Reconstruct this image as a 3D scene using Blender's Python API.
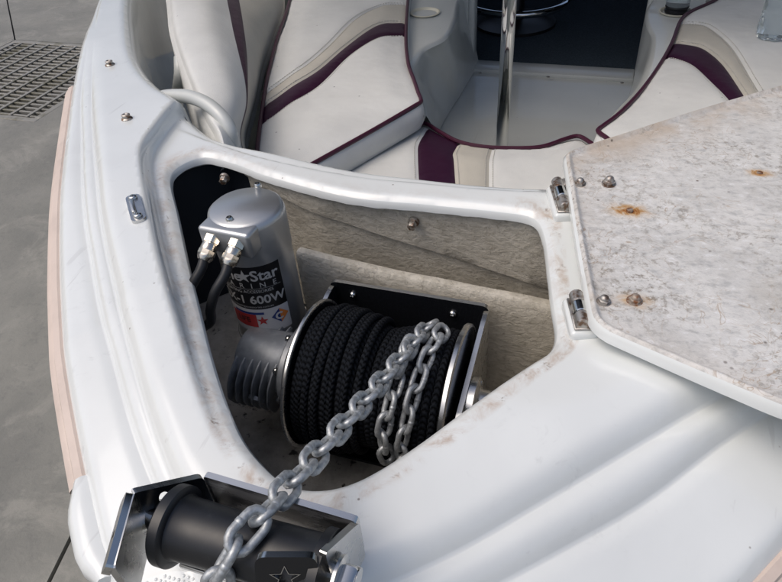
import bpy, bmesh, math, random
import numpy as np
from mathutils import Vector, Matrix
from mathutils.geometry import delaunay_2d_cdt

random.seed(7); rng = np.random.default_rng(7)
SC = bpy.context.scene
COL = SC.collection
for o in list(bpy.data.objects):
    bpy.data.objects.remove(o)

# ------------------------------------------------------------------ camera
FOC, PW, PH, CAM_H, YAW = 640.0, 782.0, 582.0, 0.48, 21.0
_n = math.hypot(61, 749); _th = math.pi/2 - math.atan2(_n, FOC); _a = math.radians(YAW)
_h = np.array([-math.sin(_a), math.cos(_a), 0]); _r0 = np.array([math.cos(_a), math.sin(_a), 0])
FW = _h*math.cos(_th) + np.array([0, 0, -math.sin(_th)]); _u0 = np.cross(_r0, FW)
_c, _s = 749/_n, 61/_n
RT = _c*_r0 - _s*_u0; UP = _s*_r0 + _c*_u0
CC = np.array([0, 0, CAM_H])
cam_d = bpy.data.cameras.new('camera'); cam = bpy.data.objects.new('camera', cam_d); COL.objects.link(cam)
cam_d.sensor_width = 36.0; cam_d.lens = 36.0*FOC/PW; cam_d.clip_start = 0.02; cam_d.clip_end = 200
M = Matrix.Identity(4)
for i in range(3):
    M[i][0], M[i][1], M[i][2], M[i][3] = RT[i], UP[i], -FW[i], CC[i]
cam.matrix_world = M
SC.camera = cam
cam_d.dof.use_dof = False

# ------------------------------------------------------------------ world, sun, exposure
SUN_EL, SUN_AZ = math.radians(60), math.radians(234)     # azimuth measured from +Y clockwise
world = bpy.data.worlds.new('World'); SC.world = world; world.use_nodes = True
nt = world.node_tree; bg = nt.nodes['Background']
sky = nt.nodes.new('ShaderNodeTexSky'); sky.sky_type = 'NISHITA'; sky.sun_disc = False
sky.sun_elevation = SUN_EL; sky.sun_rotation = SUN_AZ; sky.air_density = 0.9; sky.dust_density = 5.0; sky.ozone_density = 0.8
nt.links.new(sky.outputs[0], bg.inputs[0]); bg.inputs[1].default_value = 0.115
sun_d = bpy.data.lights.new('sun', 'SUN'); sun = bpy.data.objects.new('sun', sun_d); COL.objects.link(sun)
sun_d.energy = 0.65; sun_d.angle = math.radians(50); sun_d.color = (1.0, 0.975, 0.93)
_sd = Vector((math.sin(SUN_AZ)*math.cos(SUN_EL), math.cos(SUN_AZ)*math.cos(SUN_EL), math.sin(SUN_EL)))
sun.rotation_euler = _sd.to_track_quat('Z', 'Y').to_euler()
SC.view_settings.view_transform = 'Standard'; SC.view_settings.look = 'None'
SC.view_settings.exposure = 0.34; SC.view_settings.gamma = 1.0
SC.view_settings.use_curve_mapping = False
SC.render.engine = 'CYCLES'

# ------------------------------------------------------------------ geometry helpers
def ray(px, py):
    d = FW*FOC + RT*(px-PW/2) - UP*(py-PH/2)
    return d/np.linalg.norm(d)
def P(px, py, z=0.0):                    # photo point on the level z
    d = ray(px, py); return CC + d*((z-CAM_H)/d[2])
def PY(px, py, y):                       # photo point on the athwartships plane y
    d = ray(px, py); return CC + d*(y/d[1])
def PX(px, py, x):
    d = ray(px, py); return CC + d*(x/d[0])
def PL(pts, z=0.0):
    return np.array([P(p[0], p[1], p[2] if len(p) > 2 else z) for p in pts])
def catmull(pts, n=8, closed=False):
    p = np.asarray(pts, float)
    if closed: q = np.vstack([p[-1], p, p[0], p[1]])
    else: q = np.vstack([2*p[0]-p[1], p, 2*p[-1]-p[-2]])
    out = []
    for i in range(1, len(q)-2):
        a, b, c, d = q[i-1], q[i], q[i+1], q[i+2]
        for t in np.arange(n)/n:
            out.append(.5*((2*b)+(-a+c)*t+(2*a-5*b+4*c-d)*t*t+(-a+3*b-3*c+d)*t**3))
    if not closed: out.append(p[-1])
    return np.array(out)
def resample(p, step, closed=False):
    p = np.asarray(p, float)
    if closed: p = np.vstack([p, p[:1]])
    L = np.concatenate([[0], np.cumsum(np.linalg.norm(np.diff(p, axis=0), axis=1))])
    n = max(2, int(round(L[-1]/step)))
    s = np.linspace(0, L[-1], n+1)
    r = np.stack([np.interp(s, L, p[:, k]) for k in range(p.shape[1])], 1)
    return r[:-1] if closed else r
def inside(pts, poly):
    x, y = pts[:, 0], pts[:, 1]; r = np.zeros(len(pts), bool)
    px, py = poly[:, 0], poly[:, 1]; j = len(poly)-1
    for i in range(len(poly)):
        if py[i] != py[j]:
            c = ((py[i] > y) != (py[j] > y)) & (x < (px[j]-px[i])*(y-py[i])/(py[j]-py[i])+px[i])
            r ^= c
        j = i
    return r
def sdist(pts, poly, closed=False):
    """signed distance to a polyline (left side positive) and fraction along it"""
    q = np.asarray(poly)[:, :2]
    if closed: q = np.vstack([q, q[:1]])
    L = np.concatenate([[0], np.cumsum(np.linalg.norm(np.diff(q, axis=0), axis=1))])
    best = np.full(len(pts), 1e9); sg = np.ones(len(pts)); tt = np.zeros(len(pts))
    p = pts[:, :2]
    for i in range(len(q)-1):
        a = q[i]; d = q[i+1]-a; l2 = d@d
        if l2 < 1e-16: continue
        v = p-a; t = np.clip((v@d)/l2, 0, 1)
        e = v - t[:, None]*d; dd = np.einsum('ij,ij->i', e, e)
        m = dd < best
        best[m] = dd[m]; tt[m] = (L[i]+t[m]*math.sqrt(l2))/L[-1]
        cr = d[0]*v[:, 1]-d[1]*v[:, 0]
        sg[m] = np.where(cr[m] >= 0, 1, -1)
    return np.sqrt(best)*sg, tt
def sstep(x):
    x = np.clip(x, 0, 1); return x*x*x*(x*(x*6-15)+10)
def cdt(loops, curves, pts):
    vs, es = [], []
    for l in loops:
        b = len(vs); vs += [Vector((a[0], a[1])) for a in l]
        es += [(b+i, b+(i+1) % len(l)) for i in range(len(l))]
    for l in curves:
        b = len(vs); vs += [Vector((a[0], a[1])) for a in l]
        es += [(b+i, b+i+1) for i in range(len(l)-1)]
    vs += [Vector((a[0], a[1])) for a in pts]
    r = delaunay_2d_cdt(vs, es, [], 0, 1e-6)
    return np.array([(v[0], v[1]) for v in r[0]]), np.array([f for f in r[2] if len(f) == 3])

def link(o, parent):
    COL.objects.link(o)
    if parent is not None:
        o.parent = parent
        if parent.type == 'EMPTY':
            o.matrix_parent_inverse = Matrix.Translation(parent.location).inverted()
    return o
def mk(name, verts, faces, mat, parent=None, smooth=True, sharp=40, fmat=None):
    me = bpy.data.meshes.new(name)
    me.from_pydata([tuple(map(float, v)) for v in verts], [], [tuple(map(int, f)) for f in faces])
    for m in (mat if isinstance(mat, (list, tuple)) else [mat]): me.materials.append(m)
    if fmat is not None: me.polygons.foreach_set('material_index', list(map(int, fmat)))
    finish(me, smooth, sharp)
    return link(bpy.data.objects.new(name, me), parent)
def finish(me, smooth=True, sharp=40):
    bm = bmesh.new(); bm.from_mesh(me)
    bmesh.ops.recalc_face_normals(bm, faces=bm.faces); bm.to_mesh(me); bm.free()
    me.polygons.foreach_set('use_smooth', [smooth]*len(me.polygons))
    if smooth and sharp: me.set_sharp_from_angle(angle=math.radians(sharp))
    me.update()
def mkbm(name, bm, mat, parent=None, smooth=True, sharp=40):
    me = bpy.data.meshes.new(name); bm.to_mesh(me); bm.free()
    for m in (mat if isinstance(mat, (list, tuple)) else [mat]): me.materials.append(m)
    finish(me, smooth, sharp)
    return link(bpy.data.objects.new(name, me), parent)
def thing(name, loc, label, cat, group=None):
    o = bpy.data.objects.new(name, None); o.location = tuple(map(float, loc)); COL.objects.link(o)
    o['label'] = label; o['category'] = cat
    if group: o['group'] = group
    o.empty_display_size = .05
    return o
def grid_faces(nu, nv, cu=False, cv=False, off=0):
    f = []
    for i in range(nu if cu else nu-1):
        for j in range(nv if cv else nv-1):
            a, b = i, (i+1) % nu; c, d = j, (j+1) % nv
            f.append((off+a*nv+c, off+b*nv+c, off+b*nv+d, off+a*nv+d))
    return f
def loft(rings, closed=False, caps=False):
    rings = [np.asarray(r) for r in rings]; nv = len(rings[0])
    v = np.vstack(rings); f = grid_faces(len(rings), nv, False, closed)
    if caps:
        f.append(tuple(range(nv))[::-1]); f.append(tuple(range((len(rings)-1)*nv, len(rings)*nv)))
    return list(v), f
def tube(path, r, n=10, closed=False, caps=True, flat=1.0):
    p = np.asarray(path, float); m = len(p); rr = np.broadcast_to(np.asarray(r, float), (m,))
    if closed: T = np.roll(p, -1, 0)-np.roll(p, 1, 0)
    else: T = np.gradient(p, axis=0)
    T /= np.linalg.norm(T, axis=1)[:, None]+1e-12
    N = np.cross(T[0], [0, 0, 1.]);
    if np.linalg.norm(N) < 1e-3: N = np.cross(T[0], [1., 0, 0])
    N /= np.linalg.norm(N); v = []
    for i in range(m):
        N = N - T[i]*(N@T[i]); N /= np.linalg.norm(N); B = np.cross(T[i], N)
        for k in range(n):
            a = 2*math.pi*k/n
            v.append(p[i]+rr[i]*(math.cos(a)*N+flat*math.sin(a)*B))
    f = grid_faces(m, n, closed, True)
    if caps and not closed:
        f.append(tuple(range(n))[::-1]); f.append(tuple(range((m-1)*n, m*n)))
    return v, f
def frame(axis):
    a = np.asarray(axis, float); a /= np.linalg.norm(a)
    u = np.cross(a, [0, 0, 1.]) if abs(a[2]) < .9 else np.cross(a, [0, 1., 0])
    u /= np.linalg.norm(u); return a, u, np.cross(a, u)
def lathe(prof, origin, axis, n=32, caps=True):
    a, u, w = frame(axis); o = np.asarray(origin, float); v = []
    for (r, h) in prof:
        for k in range(n):
            t = 2*math.pi*k/n; v.append(o+a*h+(u*math.cos(t)+w*math.sin(t))*r)
    f = grid_faces(len(prof), n, False, True)
    if caps:
        f.append(tuple(range(n))[::-1]); f.append(tuple(range((len(prof)-1)*n, len(prof)*n)))
    return v, f
def join(*vf):
    V, Fc = [], []
    for v, f in vf:
        b = len(V); V += list(v); Fc += [tuple(i+b for i in q) for q in f]
    return V, Fc
def box(c, s, axes=None):
    c = np.asarray(c, float); A = np.eye(3) if axes is None else np.array(axes, float)
    v = [c+A[0]*sx*s[0]/2+A[1]*sy*s[1]/2+A[2]*sz*s[2]/2 for sx in (-1, 1) for sy in (-1, 1) for sz in (-1, 1)]
    return v, [(0, 1, 3, 2), (4, 6, 7, 5), (0, 4, 5, 1), (2, 3, 7, 6), (0, 2, 6, 4), (1, 5, 7, 3)]
def bevelled(vf, w, seg=2):
    bm = bmesh.new(); vs = [bm.verts.new(tuple(map(float, p))) for p in vf[0]]
    for f in vf[1]: bm.faces.new([vs[i] for i in f])
    bmesh.ops.recalc_face_normals(bm, faces=bm.faces)
    bmesh.ops.bevel(bm, geom=list(bm.edges), offset=w, segments=seg, profile=.5, affect='EDGES', clamp_overlap=True)
    bm.verts.index_update()
    r = ([np.array(v.co) for v in bm.verts], [tuple(v.index for v in f.verts) for f in bm.faces]); bm.free(); return r
def plate(o, u, w, outline, holes, thick, bev=0.0):
    """flat plate: 2-D outline and holes in the frame (o,u,w), thickness along u x w; returns (faces mesh, edge mesh)"""
    o = np.asarray(o, float); u = np.asarray(u, float); w = np.asarray(w, float); nn = np.cross(u, w)
    loops = [np.asarray(outline, float)]+[np.asarray(h, float) for h in holes]
    v2, t = cdt(loops, [], [])
    cen = v2[t].mean(1); ok = inside(cen, loops[0])
    for h in loops[1:]: ok &= ~inside(cen, h)
    t = t[ok]
    A = [o+u*p[0]+w*p[1]+nn*thick/2 for p in v2]; B = [o+u*p[0]+w*p[1]-nn*thick/2 for p in v2]; n = len(v2)
    V = A+B; Fc = [tuple(q) for q in t]+[tuple(i+n for i in q[::-1]) for q in t]
    EV, EF = [], []
    for l in loops:
        b = len(EV); m = len(l)
        for p in l:
            EV += [o+u*p[0]+w*p[1]+nn*thick/2, o+u*p[0]+w*p[1]-nn*thick/2]
        EF += [(b+2*i, b+2*((i+1) % m), b+2*((i+1) % m)+1, b+2*i+1) for i in range(m)]
    return (V, Fc), (EV, EF)
def rounded(poly, r, n=5):
    p = np.asarray(poly, float); out = []
    for i in range(len(p)):
        a, b, c = p[i-1], p[i], p[(i+1) % len(p)]
        d1 = a-b; d2 = c-b; l1 = np.linalg.norm(d1); l2 = np.linalg.norm(d2)
        k = min(r, l1*.45, l2*.45); s = b+d1/l1*k; e = b+d2/l2*k
        for t in np.linspace(0, 1, n):
            out.append((1-t)**2*s+2*t*(1-t)*b+t*t*e)
    return np.array(out)
def star(r1, r2, n=5, rot=math.pi/2):
    return np.array([((r1 if k % 2 == 0 else r2)*math.cos(rot+k*math.pi/n), (r1 if k % 2 == 0 else r2)*math.sin(rot+k*math.pi/n)) for k in range(2*n)])
def text_mesh(body, size, bold=0.0, space=1.0):
    cu = bpy.data.curves.new('lettering', 'FONT'); cu.body = body; cu.size = size; cu.offset = bold*size
    cu.align_x = 'CENTER'; cu.align_y = 'CENTER'; cu.space_character = space; cu.resolution_u = 3
    ob = bpy.data.objects.new('lettering', cu); COL.objects.link(ob)
    bpy.context.view_layer.update()
    me = ob.evaluated_get(bpy.context.evaluated_depsgraph_get()).to_mesh()
    bm = bmesh.new(); bm.from_mesh(me)
    bmesh.ops.triangulate(bm, faces=bm.faces)
    bmesh.ops.subdivide_edges(bm, edges=[e for e in bm.edges if e.calc_length() > size*.3], cuts=2)
    bmesh.ops.triangulate(bm, faces=bm.faces)
    bm.verts.index_update()
    v = np.array([tuple(q.co) for q in bm.verts]); f = [tuple(q.index for q in g.verts) for g in bm.faces]
    bm.free(); bpy.data.objects.remove(ob); bpy.data.curves.remove(cu)
    return v, f
def bolt_head(p, axis, r, h, kind='hex'):
    if kind == 'hex':
        return join(lathe([(r*1.25, 0), (r*1.25, h*.25), (r*1.2, h*.3)], p, axis, 20), lathe([(r, h*.25), (r, h*.85), (r*.8, h)], p, axis, 6))
    if kind == 'dome':
        return join(lathe([(r*1.35, 0), (r*1.3, h*.15)], p, axis, 20), lathe([(r*1.08, h*.1), (r*1.08, h*.5), (r*.9, h*.56)], p, axis, 6),
                    lathe([(r*.8, h*.5), (r*.8, h*.62), (r*.70, h*.82), (r*.42, h*.96), (r*.1, h)], p, axis, 16))
    return lathe([(r, 0), (r, h*.35), (r*.92, h*.75), (r*.7, h), (r*.42, h), (r*.40, h*.45), (.0005, h*.45)], p, axis, 18)

# ------------------------------------------------------------------ materials
class MT:
    def __init__(s, name, base=(.5, .5, .5), rough=.5, metal=0., **kw):
        s.m = bpy.data.materials.new(name); s.m.use_nodes = True; s.t = s.m.node_tree
        s.b = s.t.nodes['Principled BSDF']
        s.b.inputs['Base Color'].default_value = (*base, 1); s.b.inputs['Roughness'].default_value = rough
        s.b.inputs['Metallic'].default_value = metal
        for k, v in kw.items(): s.b.inputs[k].default_value = v
        s.tc = s.t.nodes.new('ShaderNodeTexCoord'); s.hgt = None
    def N(s, t, **kw):
        n = s.t.nodes.new(t)
        for k, v in kw.items(): setattr(n, k, v)
        return n
    def L(s, a, b): s.t.links.new(a, b)
    def coord(s, scale=(1, 1, 1), src='Object', rot=(0, 0, 0)):
        mp = s.N('ShaderNodeMapping'); mp.inputs['Scale'].default_value = scale; mp.inputs['Rotation'].default_value = rot
        s.L(s.tc.outputs[src], mp.inputs['Vector']); return mp.outputs[0]
    def noise(s, scale, detail=4, rough=.55, dist=0., vec=None, lo=None, hi=None):
        n = s.N('ShaderNodeTexNoise'); n.inputs['Scale'].default_value = scale; n.inputs['Detail'].default_value = detail
        n.inputs['Roughness'].default_value = rough; n.inputs['Distortion'].default_value = dist
        s.L(vec if vec is not None else s.coord(), n.inputs['Vector'])
        return s.ramp(n.outputs['Fac'], lo, hi) if lo is not None else n.outputs['Fac']
    def voro(s, scale, feature='F1', vec=None, lo=None, hi=None, rnd=1.0):
        n = s.N('ShaderNodeTexVoronoi', feature=feature); n.inputs['Scale'].default_value = scale; n.inputs['Randomness'].default_value = rnd
        s.L(vec if vec is not None else s.coord(), n.inputs['Vector'])
        return s.ramp(n.outputs['Distance'], lo, hi) if lo is not None else n.outputs['Distance']
    def ramp(s, x, lo, hi, a=0., b=1.):
        n = s.N('ShaderNodeMapRange', interpolation_type='SMOOTHSTEP'); s.L(x, n.inputs['Value'])
        n.inputs['From Min'].default_value = min(lo, hi); n.inputs['From Max'].default_value = max(lo, hi)
        n.inputs['To Min'].default_value = a if lo < hi else b; n.inputs['To Max'].default_value = b if lo < hi else a
        return n.outputs[0]
    def math(s, op, a, b=None):
        n = s.N('ShaderNodeMath', operation=op)
        for i, q in enumerate((a, b)):
            if q is None: continue
            if isinstance(q, (int, float)): n.inputs[i].default_value = q
            else: s.L(q, n.inputs[i])
        return n.outputs[0]
    def mix(s, fac, a, b):
        n = s.N('ShaderNodeMix', data_type='RGBA')
        for sock, q in ((n.inputs[0], fac), (n.inputs[6], a), (n.inputs[7], b)):
            if isinstance(q, (int, float)): sock.default_value = q
            elif isinstance(q, tuple): sock.default_value = (*q, 1)
            else: s.L(q, sock)
        return n.outputs[2]
    def attr(s, name):
        n = s.N('ShaderNodeAttribute'); n.attribute_name = name; return n.outputs['Fac']
    def color(s, x): s.L(x, s.b.inputs['Base Color']); return s
    def rough(s, x, a, b):
        n = s.N('ShaderNodeMapRange'); s.L(x, n.inputs[0]); n.inputs[3].default_value = a; n.inputs[4].default_value = b
        s.L(n.outputs[0], s.b.inputs['Roughness']); return s
    def bump(s, h, dist, strength=1.0):
        n = s.N('ShaderNodeBump'); n.inputs['Distance'].default_value = dist; n.inputs['Strength'].default_value = strength
        s.L(h, n.inputs['Height'])
        if s.hgt is not None: s.L(s.hgt, n.inputs['Normal'])
        s.hgt = n.outputs[0]; s.L(s.hgt, s.b.inputs['Normal']); return s

def gelcoat(name, base=(.725, .752, .742), grime=False, rough=(.10, .26)):
    m = MT(name, base, .3); m.b.inputs['Coat Weight'].default_value = .5; m.b.inputs['Coat Roughness'].default_value = .06
    c = m.mix(m.noise(5, 5, .6, .3, lo=.35, hi=.75), base, tuple(v*.93 for v in base))
    smear = m.math('MULTIPLY', m.noise(34, 6, .7, 1.2, lo=.56, hi=.78), m.noise(4.5, 3, lo=.42, hi=.62))
    c = m.mix(m.math('MULTIPLY', smear, .38), c, (.42, .43, .43))
    # fine scratches
    sc = m.N('ShaderNodeTexNoise'); sc.inputs['Scale'].default_value = 60; sc.inputs['Detail'].default_value = 3
    m.L(m.coord((1, .07, 1), rot=(0, 0, .9)), sc.inputs['Vector'])
    scr = m.math('MULTIPLY', m.ramp(sc.outputs['Fac'], .66, .70), m.noise(7, 2, lo=.5, hi=.62))
    c = m.mix(m.math('MULTIPLY', scr, .22), c, (.36, .36, .36))
    # scattered specks of dirt
    sp = m.math('MULTIPLY', m.voro(42, lo=.075, hi=.03), m.noise(9, 2, lo=.52, hi=.60))
    c = m.mix(m.math('MULTIPLY', sp, .8), c, (.16, .13, .11))
    if grime:
        g = m.attr('grime')
        k = m.math('MULTIPLY', g, m.noise(26, 8, .72, .8, lo=.40, hi=.72))
        c = m.mix(m.math('MULTIPLY', k, .85), c, (.42, .30, .21))
        k2 = m.math('MULTIPLY', m.ramp(g, .35, .9), m.noise(70, 6, .7, .4, lo=.57, hi=.70))
        c = m.mix(m.math('MULTIPLY', k2, .8), c, (.16, .10, .065))
    m.color(c); m.rough(m.noise(14, 5, .65), *rough)
    m.bump(m.noise(6, 3), .002, .25)
    return m.m
MAT = {}
MAT['gel_deck'] = gelcoat('white gelcoat deck', grime=True)
MAT['gel'] = gelcoat('white gelcoat')
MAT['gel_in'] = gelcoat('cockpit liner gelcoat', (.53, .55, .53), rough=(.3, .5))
m = MT('nonslip gelcoat', (.70, .73, .76), .5)
m.bump(m.voro(260, rnd=.15, lo=.0, hi=.45), .0012, 1.0); MAT['nonslip'] = m.m
m = MT('rub rail vinyl', (.60, .50, .44), .5)
m.color(m.mix(m.noise(9, 6, .65, lo=.4, hi=.75), (.62, .52, .455), (.47, .39, .34))); MAT['rail'] = m.m

m = MT('rough laid fibreglass', (.42, .40, .34), .6)
fib = m.N('ShaderNodeTexNoise'); fib.inputs['Scale'].default_value = 75; fib.inputs['Detail'].default_value = 7; fib.inputs['Distortion'].default_value = .9
m.L(m.coord((1, 1, 1.8)), fib.inputs['Vector'])
lines = m.ramp(m.math('ABSOLUTE', m.math('SUBTRACT', m.noise(46, 3, .6, 2.6), .5)), .03, .0)
c = m.mix(m.ramp(fib.outputs['Fac'], .35, .7), (.54, .505, .43), (.41, .38, .315))
c = m.mix(m.math('MULTIPLY', lines, .05), c, (.24, .21, .17))
c = m.mix(m.noise(7, 8, .75, lo=.48, hi=.80), c, (.30, .265, .21))
c = m.mix(m.math('MULTIPLY', m.noise(180, 5, .7, lo=.56, hi=.68), .55), c, (.22, .19, .14))
m.color(c); m.bump(fib.outputs['Fac'], .003, .6); m.bump(m.noise(90, 5, .7), .003, .5); m.bump(lines, .0006, .5); MAT['fibre'] = m.m

m = MT('dirty locker floor', (.2, .19, .17), .75)
c = m.mix(m.noise(14, 8, .7, lo=.35, hi=.7), (.52, .50, .46), (.27, .25, .22))
c = m.mix(m.noise(48, 6, .7, lo=.58, hi=.68), c, (.03, .028, .026))
m.color(c); m.bump(m.noise(30, 8, .7), .004, .8); MAT['floor'] = m.m
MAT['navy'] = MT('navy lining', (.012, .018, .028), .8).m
m = MT('navy carpet', (.014, .024, .034), .95)
m.color(m.mix(m.noise(160, 3, lo=.35, hi=.7), (.022, .036, .050), (.045, .068, .088))); m.bump(m.noise(400, 2), .002, 1.); MAT['carpet'] = m.m

def vinyl(name, col, dirty=True):
    m = MT(name, col, .42)
    c = m.mix(m.noise(7, 5, .6, lo=.35, hi=.75), col, tuple(v*.9 for v in col))
    if dirty: c = m.mix(m.math('MULTIPLY', m.voro(24, lo=.07, hi=.03), m.noise(6, 2, lo=.52, hi=.6)), c, tuple(v*.35 for v in col))
    m.b.inputs['Specular IOR Level'].default_value = .3
    m.color(c); m.bump(m.voro(900), .0006, .5); m.bump(m.noise(9, 3), .010, .45); return m.m
MAT['vinyl'] = vinyl('white vinyl', (.68, .685, .66))
MAT['beige'] = vinyl('beige vinyl', (.52, .495, .43), False)
MAT['plum'] = vinyl('plum vinyl', (.028, .003, .020), False)
MAT['piping'] = MT('plum piping', (.045, .004, .020), .45).m
MAT['thread'] = MT('pale thread', (.50, .49, .45), .6).m
MAT['steel'] = MT('polished stainless', (.62, .62, .60), .16, 1.0).m
m = MT('brushed stainless', (.60, .60, .59), .3, 1.0)
bn = m.N('ShaderNodeTexNoise'); bn.inputs['Scale'].default_value = 90; m.L(m.coord((.06, 1, 1)), bn.inputs['Vector'])
m.rough(bn.outputs['Fac'], .16, .42); MAT['brushed'] = m.m
m = MT('weathered steel', (.45, .42, .38), .4, 1.0)
m.color(m.mix(m.noise(120, 5, lo=.45, hi=.65), (.50, .48, .45), (.20, .13, .09))); m.rough(m.noise(80), .35, .7); MAT['oldsteel'] = m.m
m = MT('rusty nut', (.30, .17, .09), .6, .5)
m.color(m.mix(m.noise(150, 5, lo=.42, hi=.62), (.36, .31, .26), (.22, .085, .03))); MAT['rusty'] = m.m
MAT['chrome'] = MT('chrome tube', (.72, .73, .73), .06, 1.0).m
MAT['nickel'] = MT('nickel gland', (.62, .57, .49), .2, 1.0).m
m = MT('silver painted aluminium', (.47, .48, .485), .4, .8); m.rough(m.noise(120, 3), .28, .40); MAT['silver'] = m.m
m = MT('dark cast aluminium', (.3, .31, .32), .45, .35); m.color(m.mix(m.noise(60, 4, lo=.4, hi=.7), (.26, .275, .29), (.36, .375, .39))); MAT['cast'] = m.m
m = MT('black mirror plate', (.008, .009, .011), .12); m.rough(m.noise(50, 4), .07, .22); MAT['black_plate'] = m.m
m = MT('brushed black plate', (.02, .02, .022), .2, .3)
bn = m.N('ShaderNodeTexNoise'); bn.inputs['Scale'].default_value = 120; bn.inputs['Detail'].default_value = 4; m.L(m.coord((.12, 1, .5)), bn.inputs['Vector'])
m.color(m.mix(m.ramp(bn.outputs['Fac'], .42, .68), (.008, .008, .010), (.16, .165, .175))); m.rough(bn.outputs['Fac'], .12, .4); MAT['brush_black'] = m.m
m = MT('black roller plastic', (.012, .013, .015), .38); m.rough(m.noise(60, 5, .7), .3, .5)
m.color(m.mix(m.noise(70, 5, .7, lo=.55, hi=.8), (.011, .012, .014), (.03, .031, .034))); MAT['roller'] = m.m
m = MT('galvanised chain', (.40, .42, .43), .42, .65)
m.color(m.mix(m.noise(260, 4, lo=.38, hi=.66), (.46, .485, .495), (.32, .335, .345))); m.rough(m.noise(300, 3), .36, .6)
m.bump(m.noise(500, 3), .0004, .4); MAT['chain'] = m.m
m = MT('black cable', (.012, .013, .015), .45); MAT['cable'] = m.m
m = MT('black braided rope', (.010, .012, .016), .85, **{'Specular IOR Level': .12})
uv = m.N('ShaderNodeUVMap'); sx = m.N('ShaderNodeSeparateXYZ'); m.L(uv.outputs[0], sx.inputs[0])
def strand(sign):
    a = m.math('ADD', m.math('MULTIPLY', sx.outputs[0], 1.0), m.math('MULTIPLY', sx.outputs[1], 2.0*sign))
    return m.math('ABSOLUTE', m.math('SINE', m.math('MULTIPLY', a, math.pi)))
alt = m.math('GREATER_THAN', m.math('SINE', m.math('MULTIPLY', sx.outputs[1], 2*math.pi*4)), 0)
mixn = m.N('ShaderNodeMix'); m.L(alt, mixn.inputs[0]); m.L(strand(1), mixn.inputs[2]); m.L(strand(-1), mixn.inputs[3])
br = mixn.outputs[0]
m.color(m.mix(m.ramp(br, .1, .9), (.002, .0025, .0035), (.010, .012, .016)))
m.bump(br, .0022, 1.0); m.bump(m.noise(700, 2), .0006, .5); MAT['rope'] = m.m
MAT['label_black'] = MT('black label', (.010, .010, .011), .3).m
MAT['label_white'] = MT('white label', (.55, .55, .56), .35).m
MAT['print_grey'] = MT('silver print', (.40, .40, .39), .35).m  # tone lowered to carry the shade lying on the label
MAT['print_red'] = MT('red print', (.42, .03, .03), .4).m
MAT['print_blue'] = MT('blue print', (.015, .04, .18), .4).m
MAT['print_orange'] = MT('orange print', (.70, .22, .05), .4).m

m = MT('stained gelcoat underside', (.62, .61, .58), .45)
base = m.mix(m.noise(5.5, 8, .7, .3, lo=.36, hi=.68), (.68, .675, .65), (.54, .54, .525))
stk = m.N('ShaderNodeTexNoise'); stk.inputs['Scale'].default_value = 62; stk.inputs['Detail'].default_value = 9; stk.inputs['Roughness'].default_value = .72; stk.inputs['Distortion'].default_value = .25
m.L(m.coord((1, 1.5, 1), rot=(0, 0, -.5)), stk.inputs['Vector'])
c = m.mix(m.math('MULTIPLY', m.ramp(stk.outputs['Fac'], .48, .67), .58), base, (.32, .33, .335))
c = m.mix(m.math('MULTIPLY', m.ramp(stk.outputs['Fac'], .46, .32), .75), c, (.78, .79, .80))
c = m.mix(m.math('MULTIPLY', m.noise(5.5, 7, .72, .4, lo=.52, hi=.74), .40), c, (.46, .42, .35))
c = m.mix(m.math('MULTIPLY', m.attr('grime'), m.math('MULTIPLY', m.noise(9, 7, .7, .4, lo=.36, hi=.66), .75)), c, (.47, .38, .29))
wl = m.N('ShaderNodeTexNoise'); wl.inputs['Scale'].default_value = 9; wl.inputs['Detail'].default_value = 2.5; wl.inputs['Distortion'].default_value = 2.6
m.L(m.coord(), wl.inputs['Vector'])
hair = m.ramp(m.math('ABSOLUTE', m.math('SUBTRACT', wl.outputs['Fac'], .52)), .006, .001)
hair = m.math('MULTIPLY', hair, m.noise(6, 3, lo=.42, hi=.56))
wl2 = m.noise(21, 2.5, .5, 2.2)
hair2 = m.math('MULTIPLY', m.ramp(m.math('ABSOLUTE', m.math('SUBTRACT', wl2, .5)), .011, .002), m.noise(8, 3, lo=.44, hi=.58))
c = m.mix(m.math('MULTIPLY', hair, .40), c, (.38, .27, .17))
c = m.mix(m.math('MULTIPLY', hair2, .65), c, (.34, .24, .15))
c = m.mix(m.math('MULTIPLY', m.voro(60, lo=.16, hi=.05), m.noise(7, 3, lo=.48, hi=.62)), c, (.13, .105, .085))
c = m.mix(m.math('MULTIPLY', m.noise(110, 6, .75, lo=.50, hi=.64), m.noise(5, 4, lo=.36, hi=.62)), c, (.27, .245, .21))
rs = m.attr('rust')
rn = m.math('MULTIPLY', rs, m.noise(60, 7, .75, .8, lo=.22, hi=.66))
c = m.mix(m.ramp(rn, .04, .5), c, (.50, .30, .11)); c = m.mix(m.ramp(rn, .30, .62), c, (.27, .085, .015)); c = m.mix(m.ramp(rs, .90, .97), c, (.035, .02, .014))
m.color(c); m.rough(m.noise(18, 6, .7), .3, .62); m.bump(stk.outputs['Fac'], .0022, .5); m.bump(m.noise(120, 4), .0008, .5); MAT['lid'] = m.m

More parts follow.
